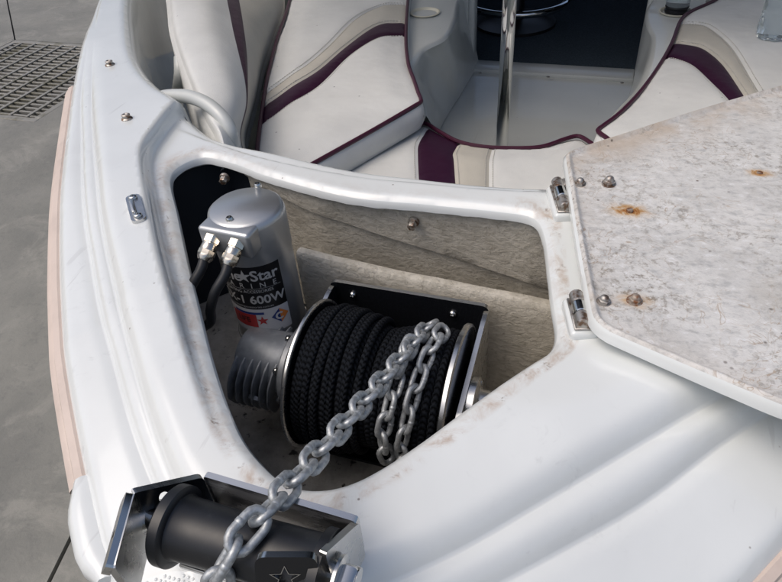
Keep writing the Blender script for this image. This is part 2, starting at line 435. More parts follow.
m = MT('concrete paving', (.2, .2, .19), .8)
c = m.mix(m.noise(1.3, 8, .68, .4, lo=.34, hi=.68), (.225, .222, .198), (.165, .165, .15))
c = m.mix(m.math('MULTIPLY', m.noise(3.1, 7, .7, .8, lo=.5, hi=.66), .6), c, (.29, .282, .25))
c = m.mix(m.math('MULTIPLY', m.noise(24, 6, .7, lo=.5, hi=.75), .5), c, (.12, .12, .115))
m.color(c); m.rough(m.noise(5), .6, .9); m.bump(m.noise(60, 8, .7), .006, .5); MAT['concrete'] = m.m
MAT['joint'] = MT('dirt in paving joints', (.05, .05, .046), .95).m
MAT['pit'] = MT('dark drain pit', (.03, .03, .026), .95).m
m = MT('galvanised grate', (.26, .26, .25), .6, .5)
m.color(m.mix(m.noise(5, 6, .7, lo=.45, hi=.7), (.30, .29, .26), (.15, .14, .09))); MAT['grate'] = m.m
MAT['clear'] = MT('clear plastic', (.82, .90, .93), .08, 0., **{'Transmission Weight': .92, 'IOR': 1.35}).m
MAT['water'] = MT('pale blue bottle label', (.10, .22, .32), .35).m
MAT['dark_plastic'] = MT('dark ribbed plastic', (.010, .011, .013), .4).m
MAT['hole'] = MT('cup recess plastic', (.55, .53, .43), .45).m

# ================================================================== GROUND
GZ = -1.15
ground = mk('ground', [(-60, -60, GZ-.03), (60, -60, GZ-.03), (60, 60, GZ-.03), (-60, 60, GZ-.03)], [(0, 1, 2, 3)], MAT['joint'])
ground['kind'] = 'structure'
gA = P(15, 40, GZ)[:2]; gB = P(35, 122, GZ)[:2]
GX0, GX1, GY0, GY1 = gA[0], gB[0], gB[1], gA[1]
def slab(poly):
    p = np.asarray(poly, float)
    v2, t = cdt([p], [], []); t = t[inside(v2[t].mean(1), p)]
    v = [(a[0], a[1], GZ) for a in v2]; f = [tuple(q) for q in t]
    b = len(v); n = len(p)
    v += [(a[0], a[1], GZ) for a in p]+[(a[0], a[1], GZ-.028) for a in p]
    f += [(b+i, b+(i+1) % n, b+n+(i+1) % n, b+n+i) for i in range(n)]
    return mk('paving_slab', v, f, MAT['concrete'], ground, True, 30)
g = .006
def inset(poly, d=g):
    p = np.asarray(poly, float); c = p.mean(0); out = []
    n = len(p); A = sum(p[i][0]*p[(i+1) % n][1]-p[(i+1) % n][0]*p[i][1] for i in range(n)); sgn = 1 if A > 0 else -1
    for i in range(n):
        a, b, cc = p[i-1], p[i], p[(i+1) % n]
        n1 = np.array([-(b-a)[1], (b-a)[0]]); n1 /= np.linalg.norm(n1); n2 = np.array([-(cc-b)[1], (cc-b)[0]]); n2 /= np.linalg.norm(n2)
        k = n1+n2; out.append(b+sgn*k/(k@k)*2*d)
    return out
far = 42
d1 = P(7, 0, GZ)[:2]-gA; d1 /= np.linalg.norm(d1); d2 = P(48, 192, GZ)[:2]-gB; d2 /= np.linalg.norm(d2)
gC = np.array([GX1, GY1]); gD = np.array([GX0, GY0])
jl = P(40, 600, GZ)[:2]; jd = P(72, 535, GZ)[:2]; dj = (jd-jl)/np.linalg.norm(jd-jl)
J1 = gA+d1*far
kk = np.linalg.solve(np.column_stack([d2, -dj]), jd-gB); X0 = gB+d2*kk[0]      # where the two saw cuts meet under the boat
JL = jl-dj*40; XR = X0+np.array([far, .3*far])
slab(inset([gA, gC, (far, GY1), (far, far), J1]))
slab(inset([gC, gB, X0, XR, (far, GY1)]))
slab(inset([gA, J1, (-far, far), (-far, -far), JL, X0, gB, gD]))
slab(inset([X0, JL, (far, -far), XR]))
grate = thing('drain_grate', ((GX0+GX1)/2, (GY0+GY1)/2, GZ-.05), 'square metal drain grate set in the concrete beside the boat', 'drain grate')
fw = .05
for (x0, x1, y0, y1) in ((GX0, GX1, GY0, GY0+fw), (GX0, GX1, GY1-fw, GY1), (GX0, GX0+fw, GY0+fw+.001, GY1-fw-.001), (GX1-fw, GX1, GY0+fw+.001, GY1-fw-.001)):
    mk('frame_bar', *bevelled(box(((x0+x1)/2, (y0+y1)/2, GZ-.013), (x1-x0, y1-y0, .026)), .003, 1), MAT['grate'], grate)
mk('pit', *box(((GX0+GX1)/2, (GY0+GY1)/2, GZ-.0265), (GX1-GX0-.02, GY1-GY0-.02, .004)), MAT['pit'], grate)
bar0 = None
nb = 22
for k in range(nb):
    y = GY0+fw+(k+.5)*(GY1-GY0-2*fw)/nb
    if bar0 is None:
        bar0 = mk('bearing_bar', *bevelled(box((0, 0, 0), (GX1-GX0-2*fw-.004, .019, .018)), .002, 1), MAT['grate'], grate); o = bar0
    else:
        o = bar0.copy(); link(o, grate)
    o.matrix_basis = Matrix.Translation(((GX0+GX1)/2, y, GZ-.013))
rod0 = None
for k in range(9):
    x = GX0+fw+(k+.5)*(GX1-GX0-2*fw)/9
    if rod0 is None:
        rod0 = mk('cross_rod', *bevelled(box((0, 0, 0), (.022, GY1-GY0-2*fw-.004, .008)), .002, 1), MAT['grate'], grate); o = rod0
    else:
        o = rod0.copy(); link(o, grate)
    o.matrix_basis = Matrix.Translation((x, (GY0+GY1)/2, GZ-.0015))

# ================================================================== BOAT
boat = thing('boat', (-.2, 1.2, GZ), 'white fibreglass boat bow with open anchor locker and upholstered cockpit', 'boat')
OPEN = [(169, 178), (178, 164), (203, 155), (235, 162), (270, 175), (347, 194), (423, 201), (500, 209), (534, 216), (545, 234), (550, 268), (554, 300),
        (558, 328), (552, 349), (531, 364), (490, 392), (449, 420), (389, 462), (350, 482), (314, 488), (285, 482), (262, 464), (240, 436),
        (222, 395), (208, 350), (197, 305), (186, 260), (176, 212)]
hole = resample(catmull(PL(OPEN, -.002), 8, True), .006, True)[:, :2]
SHEER = [(150, -100, 0), (122, -50, 0), (103, 0, -.005), (92, 40, -.008), (80, 85, -.012), (70, 140, -.016), (62, 200, -.02), (59, 260, -.022), (60, 300, -.023), (64, 360, -.024), (70, 410, -.025),
         (78, 462, -.026), (88, 520, -.028), (98, 553, -.03), (95, 582, -.03), (97, 612, -.03), (125, 655, -.03), (230, 695, -.03), (350, 700, -.03), (520, 690, -.035), (650, 640, -.04), (745, 578, -.045), (790, 534, -.045),
         (900, 420, -.04), (1060, 290, -.02)]
sheer = resample(catmull(np.vstack([PL(SHEER)[:-1], [[.62, .86, 0], [.86, 1.30, 0], [1.00, 1.80, 0], [1.06, 2.35, 0], [1.08, 2.90, 0]]]), 8), .012)[:, :2]
aftR2 = np.array([1.08, 2.9]); aftL = np.array([sheer[0][0], 2.9])
outer = np.vstack([sheer, resample(np.array([sheer[-1], aftL, sheer[0]]), .03)[1:-1]])
CKPT = [(145, -100, 0.02), (134, -50, .02), (128, 0, .02), (129, 30, .02), (133, 55, .02), (143, 75, .018), (158, 92, .014), (173, 104, .008), (188, 117, .002), (207, 130, 0), (235, 139, 0), (270, 146, 0),
        (347, 163, 0), (423, 172, 0), (500, 180, 0), (560, 183, 0), (620, 184, 0), (680, 172, 0), (750, 140, 0), (840, 90, 0)]
ck = resample(catmull(PL(CKPT), 8), .010)[:, :2]
ckx = np.array([.85, 1.7]); ck_aftR = np.array([.85, 2.7]); ck_aftL = np.array([ck[0][0], 2.7])
cockpit = np.vstack([ck, resample(np.array([ck[-1], ckx, ck_aftR, ck_aftL, ck[0]]), .03)[1:-1]])

# feature lines moulded in the deck
STEP = PL([(255, 60), (205, 92), (178, 113), (160, 135), (149, 152), (147, 170), (153, 205), (161, 245), (172, 287), (186, 338), (200, 385), (215, 425), (234, 456), (256, 480), (284, 498), (314, 508), (341, 499), (389, 476),
           (449, 433), (531, 374), (566, 346), (573, 329), (566, 294), (558, 219), (550, 192), (545, 150)], .01)
step = catmull(STEP, 6)
RIDGE = PL([(175, -100), (134, -50), (106, 0), (97, 45), (93, 96), (93, 140), (97, 200), (102, 239), (112, 285), (125, 342), (139, 396), (154, 442), (167, 470), (186, 500), (215, 545), (262, 585), (310, 590), (360, 574),
            (452, 536), (538, 488), (614, 445), (711, 388), (820, 322), (1000, 225)], .012)
ridge = catmull(RIDGE, 6)
RIDGE2 = PL([(165, -100), (128, -50), (103, 0), (90, 60), (83, 100), (81, 140), (80, 200), (86, 252), (94, 298), (107, 350), (120, 402), (133, 442), (147, 476), (162, 510), (190, 565), (240, 615), (330, 630), (410, 605), (475, 573),
             (576, 519), (662, 470), (748, 408), (880, 320), (1050, 235)], .005)
ridge2 = catmull(RIDGE2, 6)
BEND = PL([(150, 118), (215, 142), (270, 159), (347, 174), (423, 182), (500, 189), (555, 192), (640, 196), (760, 170)], 0)
bend = catmull(BEND, 6)
# gentle crown of the deck: thin plate spline through measured heights
CTRL = [(175, 170, 0), (350, 200, 0), (535, 225, 0), (556, 335, 0), (430, 440, 0), (320, 490, 0), (215, 400, 0), (185, 260, 0), (120, 200, .0), (110, 60, 0), (112, 0, 0), (140, 380, -.002), (180, 470, -.004),
        (62, 250, -.012), (70, 400, -.014), (92, 520, -.018), (250, 560, -.002), (420, 520, .004), (560, 430, .010), (660, 370, .010), (640, 250, .004), (500, 560, -.006), (640, 530, -.018), (745, 575, -.040), (780, 480, -.02), (850, 380, -.02), (1000, 250, -.01),
        (780, 250, .002), (300, 650, -.02), (150, 590, -.02)]
cp = PL([(a, b) for a, b, c in CTRL], 0)[:, :2]; cz = np.array([c for a, b, c in CTRL])
cp = np.vstack([cp, [[-1.6, 2.6], [.9, 1.4], [1.0, 2.6], [-1.3, 1.6]]]); cz = np.concatenate([cz, [0, 0, 0, 0]])
def U(r2): return np.where(r2 > 1e-12, r2*np.log(np.maximum(r2, 1e-12)), 0)
_K = U(((cp[:, None]-cp[None])**2).sum(-1))+np.eye(len(cp))*2e-4; _Pm = np.hstack([np.ones((len(cp), 1)), cp])
_sol = np.linalg.solve(np.block([[_K, _Pm], [_Pm.T, np.zeros((3, 3))]]), np.concatenate([cz, [0, 0, 0]]))
def tps(p):
    return U(((p[:, None]-cp[None])**2).sum(-1))@_sol[:len(cp)]+_sol[len(cp)]+p@_sol[len(cp)+1:]
def deck_z(p):
    z = tps(p)
    s, t = sdist(p, step); n = len(STEP)-1
    amp = np.interp(t, [0, .42, .56, 1], [.030, .030, 0, 0])
    tl = np.array([np.linalg.norm(step[min(i*6, len(step)-1)]-step[0]) for i in range(3)])
    z = z+amp*sstep((-s+.008)/.016)
    for line, wr, ar in ((ridge, .026, .020), (ridge2, .022, .017)):
        s, t = sdist(p, line)
        al = np.interp(t, [0, .36, .44], [.0095, .0095, 0]); arr = np.interp(t, [.46, .62], [0, ar])
        z = z-al*sstep((-s+.0022)/.0044)+.0016*np.interp(t, [0, .36, .44], [1, 1, 0])*np.exp(-((s-.006)/.004)**2)
        u = np.clip(1-s/wr, 0, 1)                      # rolls off gradually, then stops in a crease
        z = z-arr*np.where(s > 0, u**2.4, 1.0-.22*np.clip(-s/.012, 0, 1)*np.clip(1+s/.2, 0, 1))
    s, t = sdist(p, bend)
    z = z-np.interp(t, [0, .06, .14, 1], [0, 0, .008, .008])*sstep((s+.006)/.012)*np.exp(-np.maximum(s, 0)/.3)
    d = np.abs(sdist(p, hole, True)[0]); z = z-.007*np.clip(1-d/.010, 0, 1)**2
    d = np.abs(sdist(p, cockpit, True)[0]); z = z-.010*np.clip(1-d/.016, 0, 1)**2
    d = np.abs(sdist(p, sheer)[0]); z = z-.010*np.clip(1-d/.014, 0, 1)**2
    return z
def hexgrid(x0, x1, y0, y1, h):
    xs = np.arange(x0, x1, h); ys = np.arange(y0, y1, h*.866)
    g = [(x+(h/2 if j % 2 else 0), y) for j, y in enumerate(ys) for x in xs]
    return np.array(g)
fine = hexgrid(-.72, .34, .12, .92, .0055); coarse = hexgrid(-2.6, 1.2, -.1, 2.95, .022)
infine = (coarse[:, 0] > -.72) & (coarse[:, 0] < .345) & (coarse[:, 1] > .12) & (coarse[:, 1] < .925)
med = hexgrid(-1.5, -.72, .4, 1.7, .009); med = med[(med[:, 0] < -.724)]
inmed = (coarse[:, 0] > -1.51) & (coarse[:, 0] <= -.72) & (coarse[:, 1] > .39) & (coarse[:, 1] < 1.71)
pts = np.vstack([fine, med, coarse[~infine & ~inmed]])
ok = inside(pts, outer) & ~inside(pts, hole) & ~inside(pts, cockpit); pts = pts[ok]
dmin = np.minimum(np.minimum(np.abs(sdist(pts, hole, True)[0]), np.abs(sdist(pts, cockpit, True)[0])), np.abs(sdist(pts, sheer)[0]))
pts = pts[dmin > .003]
def offset_line(line, d):
    q = resample(line[:, :2], .010); t = np.gradient(q, axis=0); n = np.column_stack([-t[:, 1], t[:, 0]]); n /= np.linalg.norm(n, axis=1)[:, None]
    return q+n*d
cons = []
for line, offs in ((step, (-.008, -.004, 0, .004, .008)), (ridge, (-.0046, -.0022, 0, .0022, .0046)), (ridge2, (-.0046, -.0022, 0, .0022, .0046))):
    keep = np.ones(len(pts), bool)
    for d in offs:
        q = offset_line(line, d); q = q[(q[:, 1] < 1.6) & (q[:, 0] < .34) & (q[:, 1] > .1)]
        for seg in np.split(q, np.where(np.linalg.norm(np.diff(q, axis=0), axis=1) > .03)[0]+1):
            if len(seg) > 2: cons.append(seg)
    dd = np.abs(sdist(pts, line[:, :2])[0]); pts = pts[dd > max(offs)+.002]
v2, tri = cdt([outer, hole, cockpit], cons, pts)
cen = v2[tri].mean(1); tri = tri[inside(cen, outer) & ~inside(cen, hole) & ~inside(cen, cockpit)]
dz = deck_z(v2)
deck = mk('deck', np.column_stack([v2, dz]), tri, [MAT['gel_deck']], boat, True, 0)
# dirt that has gathered in the seat of the lid and around the hinges
sS, tS = sdist(v2, step); dH = np.abs(sdist(v2, hole, True)[0])
inn = (sS > -.006)
gr = np.where(inn & (dH < .05), np.clip(1-np.abs(dH-.014)/.020, 0, 1), 0)
left = np.clip((-.10-v2[:, 0])/.06, 0, 1); rear = np.clip((v2[:, 1]-.66)/.06, 0, 1)*np.clip((v2[:, 0]+.56)/.1, 0, 1)*np.clip((-.08-v2[:, 0])/.05, 0, 1)
gr = gr*np.maximum(left*.75, np.clip((v2[:, 0]+.14)/.05, 0, 1))*(1-.75*rear)
seam = np.exp(-((sS)/.0022)**2)*np.clip((tS-.50)/.04, 0, 1)*np.clip((.80-tS)/.02, 0, 1)
gr = np.clip(np.maximum(gr, seam*1.1), 0, 1)
at = deck.data.attributes.new('grime', 'FLOAT', 'POINT'); at.data.foreach_set('value', gr.astype(np.float32))
# lip of the opening
def ring(loop, off, z):
    t = np.roll(loop, -1, 0)-np.roll(loop, 1, 0); nrm = np.column_stack([t[:, 1], -t[:, 0]]); nrm /= np.linalg.norm(nrm, axis=1)[:, None]
    q = loop+nrm*off
    return np.column_stack([q, np.broadcast_to(z, (len(q),))])
area = lambda l: .5*np.sum(l[:, 0]*np.roll(l[:, 1], -1)-np.roll(l[:, 0], -1)*l[:, 1])
if area(hole) < 0: hole = hole[::-1].copy()
if area(cockpit) < 0: cockpit = cockpit[::-1].copy()
hz = deck_z(hole); wob = .0007*np.sin(np.arange(len(hole))*.9)*rng.random(len(hole))
v, f = loft([ring(hole, 0, hz), ring(hole, -.002, hz-.004), ring(hole, -.002, hz-.011+wob), ring(hole, .001, hz-.014+wob), ring(hole, .012, hz-.015)], True)
mk('opening_lip', v, f, MAT['gel'], boat)
# hull side, rail, bow corner cap
def outward(path):
    t = np.gradient(path, axis=0); n = np.column_stack([t[:, 1], -t[:, 0]]); n /= np.linalg.norm(n, axis=1)[:, None]; return -n if False else n
so = outward(sheer); mid = np.array([-.2, 1.2])
if np.mean(np.einsum('ij,ij->i', so, sheer-mid)) < 0: so = -so
sz = deck_z(sheer)
def sweep(prof, sel):
    rings = []
    for (o, z) in prof: rings.append(np.column_stack([sheer[sel]+so[sel]*o, sz[sel]+z]))
    return loft(rings)
arc = np.concatenate([[0], np.cumsum(np.linalg.norm(np.diff(sheer, axis=0), axis=1))])
def near(px, py, z): return int(np.argmin(np.linalg.norm(sheer-P(px, py, z)[:2], axis=1)))
iA = near(78, 466, -.026); iB = near(97, 556, -.03); iD = near(720, 595, -.045)
RAIL = [(-.004, -.004), (.004, -.001), (.012, -.004), (.0135, -.008), (.016, -.009), (.021, -.014), (.021, -.030), (.016, -.036), (-.004, -.038)]
iC = near(77, 95, -.012)
for a, b in ((iC, iA+1), (iD, len(sheer))):
    mk('rub_rail', *sweep(RAIL, slice(a, b)), MAT['rail'], boat)
sl = slice(iA, iB+1); n = iB+1-iA
grow = np.minimum(1, np.minimum(np.arange(n), np.arange(n)[::-1])/2.5)
CAP = [(-.003, .001), (.008, .004), (.018, .002), (.025, -.006), (.027, -.02), (.025, -.05), (.018, -.075), (-.003, -.08)]
rings = [np.column_stack([sheer[sl]+so[sl]*(o*(.55+.45*grow) if o > 0 else o)[:, None] if o > 0 else sheer[sl]+so[sl]*o, sz[sl]+z*(.6+.4*grow)]) for (o, z) in CAP]
cv, cf = loft(rings); cv2 = []
m_ = len(CAP); cf.append(tuple(k*n for k in range(m_))); cf.append(tuple(k*n+n-1 for k in range(m_)))
mk('bow_cap', cv, cf, MAT['gel'], boat)
rings = []
for (o, z) in ((0, 0), (.003, -.006), (.004, -.03), (.0, -.06), (-.01, -.12), (-.03, -.3), (-.07, -.55), (-.14, -.85), (-.2, -1.1)):
    rings.append(np.column_stack([sheer+so*o, np.maximum(sz+z, GZ+.002)]))
mk('hull_side', *loft(rings), MAT['gel'], boat)
mk('hull_bottom', [(-.9, 2.9, GZ+.004), (.7, 2.9, GZ+.004), (.6, 1.6, GZ+.004), (.1, .8, GZ+.004), (-.2, .5, GZ+.004), (-.35, .8, GZ+.004), (-.7, 1.6, GZ+.004)], [tuple(range(7))], MAT['gel'], boat)
mk('transom_bulkhead', *box((-.2, 4.42, -.6), (2.6, .03, 1.05)), MAT['gel'], boat)
# nonslip panel under the roller
npx = rounded(PL([(92, 588), (112, 556), (160, 546), (215, 556), (300, 600), (300, 640), (150, 640)], 0)[:, :2], .012, 4)
gp = hexgrid(npx[:, 0].min(), npx[:, 0].max(), npx[:, 1].min(), npx[:, 1].max(), .006); gp = gp[inside(gp, npx)]
nv, ntri = cdt([npx], [], gp); cen = nv[ntri].mean(1); ntri = ntri[inside(cen, npx)]
nonslip = mk('nonslip_panel', np.column_stack([nv, deck_z(nv)+.0035]), ntri, MAT['gel'], boat, True, 0)
dots = hexgrid(npx[:, 0].min(), npx[:, 0].max(), npx[:, 1].min(), npx[:, 1].max(), .0046)
dots = dots[inside(dots, npx)]; dots = dots[np.abs(sdist(dots, npx, True)[0]) > .003]; dzs = deck_z(dots)+.0034
V, Fc = [], []
for (x, y), z in zip(dots, dzs):
    b = len(V)
    for rr, hh in ((.0018, 0), (.0011, .0010)):
        V += [(x+rr*math.cos(k*math.pi/3), y+rr*math.sin(k*math.pi/3), z+hh) for k in range(6)]
    Fc += [(b+k, b+(k+1) % 6, b+6+(k+1) % 6, b+6+k) for k in range(6)]+[tuple(range(b+6, b+12))]
o = mk('tread_dots', V, Fc, MAT['gel'], nonslip, True, 0); o['kind'] = 'stuff'

# ---------------- anchor locker
LF = -.30
lk = ring(hole, .05, LF)[:, :2]
lkx0, lkx1, lky0, lky1 = -.66, .03, .17, .735
lk = ring(hole, .028, 0)[:, :2]
q = hexgrid(lk[:, 0].min(), lk[:, 0].max(), lk[:, 1].min(), lk[:, 1].max(), .02); q = q[inside(q, lk)]
fv, ft = cdt([lk], [], q); ft = ft[inside(fv[ft].mean(1), lk)]
mk('locker_floor', np.column_stack([fv, LF+.006*np.sin(fv[:, 0]*23)*np.cos(fv[:, 1]*17)]), ft, MAT['floor'], boat, True, 0)
ls = lk[(lk[:, 1] < .70)]
k0 = int(np.argmax(np.linalg.norm(np.diff(ls, axis=0), axis=1)))
ls = np.vstack([ls[k0+1:], ls[:k0+1]]) if np.linalg.norm(ls[k0+1]-ls[k0]) > .03 else ls
mk('locker_side', *loft([np.column_stack([ls, np.full(len(ls), z_)]) for z_ in (LF-.002, -.2, -.1, -.016)]), MAT['floor'], boat)
# rear bulkhead with a folded face, rough laminate
hs_ = hole[hole[:, 1] > .60]; hs_ = hs_[np.argsort(hs_[:, 0])]
def yb_at(x): return float(np.interp(x, hs_[:, 0], np.maximum.accumulate(hs_[::-1, 1])[::-1]))+.006
yb = .738
xs = np.linspace(-.53, .05, 60); rows = []
for k, (fz, off) in enumerate(((0, 0), (.35, .001), (.8, .002), (.97, .003), (1.0, .006), (1.05, .010), (1.4, .012), (2.5, .014), (5, .018))):
    r = []
    for x in xs:
        zf = -.046 + (x+.453)/.419*(-.092)
        z = -.016+(zf+.016)*fz if fz <= 1 else zf-(fz-1)*.06
        r.append((x, (yb_at(x) if x < -.075 else yb_at(-.075))+off+.0008*math.sin(x*40+k), max(z, LF+.002)))
    rows.append(r)
mk('rear_bulkhead', *loft(rows), MAT['fibre'], boat)
# winch mounting board in front of it
bt = catmull(np.array([PY(296, 252, .655), PY(380, 272, .655), PY(470, 290, .655), PY(575, 311, .655)]), 10)
rows = []
for (dy, dz_) in ((-.004, -.25), (-.003, -.12), (-.002, -.03), (-.002, -.006), (.002, -.001), (.008, .0), (.016, -.003), (.019, -.012), (.019, -.24)):
    rows.append([(p[0], p[1]+dy, max(p[2]+dz_+.0004*math.sin(p[0]*60), LF+.001)) for p in bt])
v, f = loft(rows); nbt = len(bt); f.append(tuple(k*nbt for k in range(len(rows)))); f.append(tuple(k*nbt+nbt-1 for k in range(len(rows))))
mk('mounting_board', v, f, MAT['fibre'], boat)
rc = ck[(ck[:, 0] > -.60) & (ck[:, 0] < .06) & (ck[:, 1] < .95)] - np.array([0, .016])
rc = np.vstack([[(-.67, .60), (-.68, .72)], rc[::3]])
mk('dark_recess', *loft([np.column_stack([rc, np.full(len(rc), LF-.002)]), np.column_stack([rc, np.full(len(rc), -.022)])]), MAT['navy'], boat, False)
mk('recess_floor', [(-.70, .60, LF-.001), (.05, .734, LF-.001), (.05, .76, LF-.001), (-.70, .76, LF-.001)], [(0, 1, 2, 3)], MAT['floor'], boat, False)
pb = PY(414, 221, yb_at(-.23)-.001)
mk('bulkhead_bolt', *bolt_head(pb, (0, -1, -.1), .0065, .016, 'hex'), MAT['oldsteel'], boat)
pb = PY(225, 177, yb_at(-.5)+.002)
mk('bulkhead_bolt', *bolt_head(pb, (.2, -1, -.1), .0065, .014, 'hex'), MAT['oldsteel'], boat)
# deck fittings
def deckpt(px, py):
    z = 0.02
    for _ in range(4):
        p = P(px, py, z); z = float(deck_z(p[None, :2])[0])
    return np.array([p[0], p[1], z])
for (px, py) in ((110, 65), (127, 119)):
    p = deckpt(px, py)
    mk('cover_stud', *join(lathe([(.0095, -.002), (.0095, .0015), (.008, .003), (.0062, .0034), (.006, .0055), (.0072, .0062), (.0072, .0078), (.005, .009), (.003, .0084), (.001, .007)], p, (0, 0, 1), 24)), MAT['oldsteel'], boat)
pt, pbm = deckpt(134, 201), deckpt(139, 219)
ax = (pbm-pt)/np.linalg.norm(pbm-pt); side = np.cross(ax, [0, 0, 1]); L_ = np.linalg.norm(pbm-pt); c0 = (pt+pbm)/2+np.array([0, 0, .0022])
ol = rounded([(-L_/2-.010, -.0095), (L_/2+.010, -.0095), (L_/2+.010, .0095), (-L_/2-.010, .0095)], .0085, 6)
pf, pe = plate(c0, ax, -side, ol, [], .0045)
mk('latch_plate', *join(pf, pe, bevelled(box(c0+side*.003+np.array([0, 0, .004]), (L_*.75, .006, .007), [ax, side, (0, 0, 1)]), .0025, 2)), MAT['brushed'], boat)
for q in (pt, pbm):
    mk('screw', *bolt_head(q+np.array([0, 0, .0045]), (0, 0, 1), .0058, .004, 'pan'), MAT['steel'], boat)

# ---------------- cockpit liner
czs = deck_z(cockpit)
cw = slice(0, len(cockpit))
v, f = loft([ring(cockpit, 0, czs), ring(cockpit, -.004, czs-.004), ring(cockpit, -.008, czs-.014), ring(cockpit, -.010, czs-.06), ring(cockpit, -.014, -.2), ring(cockpit, -.02, -.46)], True)
v = np.array(v); f = [q for q in f if max(v[i][1] for i in q) < 2.5]     # the companionway stays open
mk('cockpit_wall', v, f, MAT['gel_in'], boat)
FZ = -.45
cf_ = ring(cockpit, -.03, 0)[:, :2]; cf_ = cf_[cf_[:, 1] < 2.32]
fv, ft = cdt([cf_], [], []); ft = ft[inside(fv[ft].mean(1), cf_)]
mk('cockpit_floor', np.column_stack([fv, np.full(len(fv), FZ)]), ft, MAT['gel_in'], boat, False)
def seat_base(top, bot, back, name):
    T = catmull(PL(top, -.165), 6); B = catmull(PL(bot, FZ), 6)
    Bx = resample(B, np.linalg.norm(np.diff(B, axis=0), axis=1).sum()/(len(T)-1))[:len(T)]
    Tx = resample(T, np.linalg.norm(np.diff(T, axis=0), axis=1).sum()/(len(T)-1))[:len(T)]
    n = min(len(Bx), len(Tx)); Tx, Bx = Tx[:n], Bx[:n]; rows = []
    ctr = np.array(back)
    inn = ctr[None, :]-Tx[:, :2]; inn /= np.linalg.norm(inn, axis=1)[:, None]
    I0 = Tx.copy(); I0[:, :2] += inn*.25; rows.append(I0)
    I1 = Tx.copy(); I1[:, :2] += inn*.014; rows.append(I1)
    for (k, dzz, sh) in ((0, -.004, .006), (0, -.012, .0), (.12, 0, 0), (.28, 0, 0), (.5, 0, 0), (.75, 0, 0), (.93, 0, 0), (1, .002, 0)):
        kk = sstep(np.array([k]))[0]*.6+k*.4
        r = Tx*(1-kk)+Bx*kk; r[:, 2] += dzz; r[:, :2] += inn*sh; rows.append(r)
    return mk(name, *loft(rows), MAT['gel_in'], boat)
seat_base([(425, 114), (418, 88), (413, 68), (424, 48), (446, 36), (456, 18), (459, 0), (463, -20)],
          [(438, 134), (447, 117), (453, 107), (459, 98), (465, 88), (472, 76), (475, 71), (479, 64)], (-.95, 1.6), 'seat_base')
seat_base([(668, -24), (648, 5), (647, 22), (653, 36), (650, 58), (640, 84), (620, 106), (601, 128)],
          [(637, 66), (633, 82), (631, 92), (627, 100), (622, 110), (612, 122), (597, 140)], (.55, 1.6), 'seat_base')
# front pedestal below the filler cushion and the outboard ledges
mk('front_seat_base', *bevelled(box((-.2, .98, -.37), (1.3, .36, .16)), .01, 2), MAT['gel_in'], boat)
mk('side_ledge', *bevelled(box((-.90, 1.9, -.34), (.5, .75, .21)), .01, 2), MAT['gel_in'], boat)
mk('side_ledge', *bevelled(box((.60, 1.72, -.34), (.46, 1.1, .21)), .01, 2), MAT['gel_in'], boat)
# cup recesses
for (px, py) in ((425, 13), (676, 12)):
    c = P(px, py, -.163)
    mk('cup_recess', *lathe([(.046, .0), (.048, .003), (.044, .004), (.038, .0), (.036, -.006), (.034, -.05), (.001, -.05)], c, (0, 0, 1), 28, False), MAT['hole'], boat)
# companion way: sill and jambs, dark carpeted saloon behind
sL, sR = P(469, 70, FZ), P(640, 83, FZ)
yS = 2.275
for (x0, x1) in ((-1.6, -.485), (.078, .95)):
    mk('console_wall', *bevelled(box(((x0+x1)/2, yS+.05, .05), (x1-x0, .06, 1.0)), .012, 3), MAT['gel_in'], boat)
mk('jamb_trim', *bevelled(box((-.515, yS+.012, .05), (.024, .02, 1.0)), .006, 2), MAT['gel_in'], boat)
mk('jamb_trim', *bevelled(box((.108, yS+.012, .05), (.024, .02, 1.0)), .006, 2), MAT['gel_in'], boat)
mk('door_sill', *bevelled(box((-.2035, yS+.03, FZ+.006), (.562, .09, .016)), .004, 2), MAT['gel_in'], boat)
for px, py in ((480, 73), (548, 77), (622, 83)):
    p = P(px, py, FZ+.0142)
    mk('sill_screw', *lathe([(.006, 0), (.006, .001), (.004, .002), (.001, .002)], p, (0, 0, 1), 14), MAT['oldsteel'], boat)
mk('saloon_floor', *box((-.2, 3.3, FZ-.02), (1.9, 2.0, .03)), MAT['carpet'], boat)
for (c, s) in (((-1.17, 3.3, .3), (.04, 2.0, 1.55)), ((.77, 3.3, .3), (.04, 2.0, 1.55)), ((-.2, 4.32, -.1), (1.9, .04, .75))):
    mk('saloon_wall', *box(c, s), MAT['navy'], boat)
mk('added_shade_panel', *bevelled(box((-.2, 2.8, 1.0), (2.6, 2.9, .05)), .015, 2), MAT['navy'], boat)  # unseen navy sheet over the cockpit, added to shade the seats
# inner rib and padded grab rail at the forward corner
gp_ = catmull(np.array([P(158, 98, .004), P(172, 96, .012), P(190, 97, .016), P(207, 104, .012), P(221, 116, .0), P(230, 130, -.02), P(233, 146, -.05)]), 8)
hr = mk('grab_rail', *tube(gp_, .0125, 16), MAT['gel_in'], boat)
sm = catmull(np.array([P(168, 102, .024), P(180, 103.5, .029), P(188, 102, .031)]), 4)
mk('liner_rib', *tube(catmull(np.array([P(181, 58, -.03), P(181, 75, -.06), P(178, 95, -.13)]), 5), .016, 12), MAT['gel_in'], boat)

